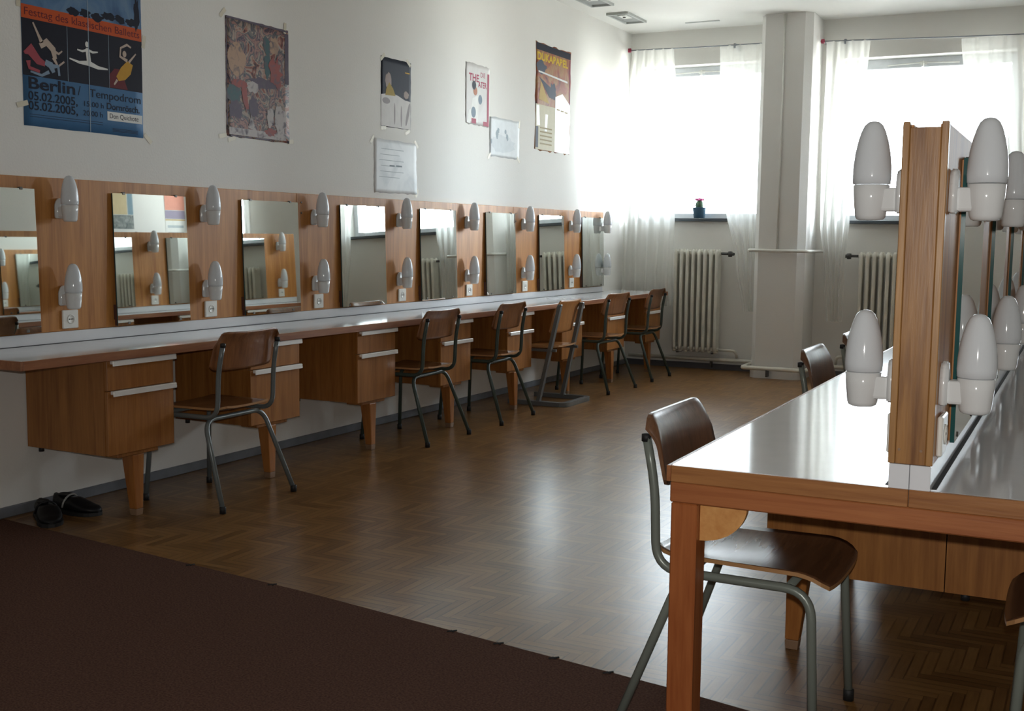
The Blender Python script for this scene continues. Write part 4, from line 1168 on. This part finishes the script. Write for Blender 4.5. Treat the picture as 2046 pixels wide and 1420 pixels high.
t, w, h = sheet('concert_poster', 'tall poster with yellow title lettering, nearest the window on the left wall', 8.545, 9.228, 1.950, 2.812, blotch('concert_print', [(0.05, 0.04, 0.05), (0.30, 0.09, 0.05), (0.36, 0.20, 0.09), (0.24, 0.08, 0.06)], 4.0), None, curl=0.0, wob=0.02, seed=40)
multi('printed_header', [rect(0.004, w - 0.004, h - 0.058, h - 0.004)], INK, 0.0016)
multi('printed_border', [rect(w - 0.03, w - 0.003, 0.35, h - 0.06)], paper('print_maroon', (0.20, 0.03, 0.05)), 0.0018)
txt('DUKABABEL', 0.02, h - 0.135, 0.085, paper('print_yellow', (0.62, 0.42, 0.03)), t, 0.0021, bold=0.003, width=0.60)
multi('printed_dark', [blob(0.10, h - 0.19, 0.09, 0.05, seed=2, jit=0.4), blob(0.33, h - 0.36, 0.06, 0.07, seed=3, jit=0.5), [(0.06, h - 0.27), (0.30, h - 0.34), (0.34, h - 0.42), (0.26, h - 0.42)], rect(0.01, 0.06, 0.02, 0.19)], paper('print_slate2', (0.07, 0.08, 0.11)), 0.0019)
multi('printed_streak', [[(0.05, h - 0.235), (0.62, h - 0.262), (0.62, h - 0.246), (0.05, h - 0.222)]], PW, 0.0024)
multi('printed_gold', [[(0.06, h - 0.45), (0.26, h - 0.47), (0.10, h - 0.30)]], paper('print_gold', (0.50, 0.34, 0.10)), 0.0022)
multi('printed_lower', [rect(0.008, w - 0.004, 0.006, 0.37)], paper('print_cream', (0.58, 0.54, 0.40)), 0.0017)
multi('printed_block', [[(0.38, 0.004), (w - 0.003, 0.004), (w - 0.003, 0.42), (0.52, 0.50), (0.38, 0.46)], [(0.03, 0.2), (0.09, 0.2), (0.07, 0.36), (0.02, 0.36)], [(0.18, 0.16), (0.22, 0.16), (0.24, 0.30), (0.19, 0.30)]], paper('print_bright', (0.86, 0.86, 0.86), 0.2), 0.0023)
multi('small_print', [rect(0.09, 0.32, 0.05 + q * 0.032, 0.062 + q * 0.032) for q in range(5)] + [rect(0.41, 0.47, 0.355, 0.365), rect(0.49, 0.55, 0.35, 0.36), rect(0.57, 0.63, 0.345, 0.355)], paper('print_brown', (0.28, 0.22, 0.10)), 0.0027)

# posters on the far side of the room, seen in the second mirror
def side_poster(y0, y1, z0, z1, label, bands):
    t = thing('wall_poster', label, 'poster', (RX, y0, z0), 0, 'posters on the right wall')
    w, h = y1 - y0, z1 - z0
    bm = bm_new(); add_box(bm, -0.0015, -0.0003, 0, w, 0, h); obj('sheet', bm, PW, t)
    for a, b, u0, u1, c in bands:
        bm = bm_new(); add_box(bm, -0.0022, -0.0016, u0 * w + 0.001, u1 * w - 0.001, a - z0, b - z0); obj('printed_band', bm, c, t)
side_poster(9.47, 9.79, 1.625, 2.35, 'beige and grey poster reflected at the left of the second wall mirror', [(1.79, 2.33, 0, 0.72, paper('print_beige', (0.62, 0.50, 0.30))), (1.63, 1.785, 0, 1, blotch('print_grey_photo', [(0.08, 0.10, 0.11), (0.36, 0.38, 0.36)], 14.0)), (1.79, 2.33, 0.74, 1, paper('print_steel', (0.20, 0.30, 0.36)))])
side_poster(10.29, 10.62, 1.515, 2.35, 'salmon and blue poster reflected at the right of the second wall mirror', [(1.86, 2.33, 0, 1, paper('print_salmon', (0.62, 0.27, 0.20))), (1.757, 1.855, 0, 1, paper('print_mauve', (0.30, 0.26, 0.34))), (1.735, 1.753, 0, 1, paper('print_gold2', (0.55, 0.42, 0.22))), (1.65, 1.68, 0.1, 0.9, PCIL), (1.58, 1.60, 0.1, 0.9, PCIL)])

bpy.context.view_layer.update()
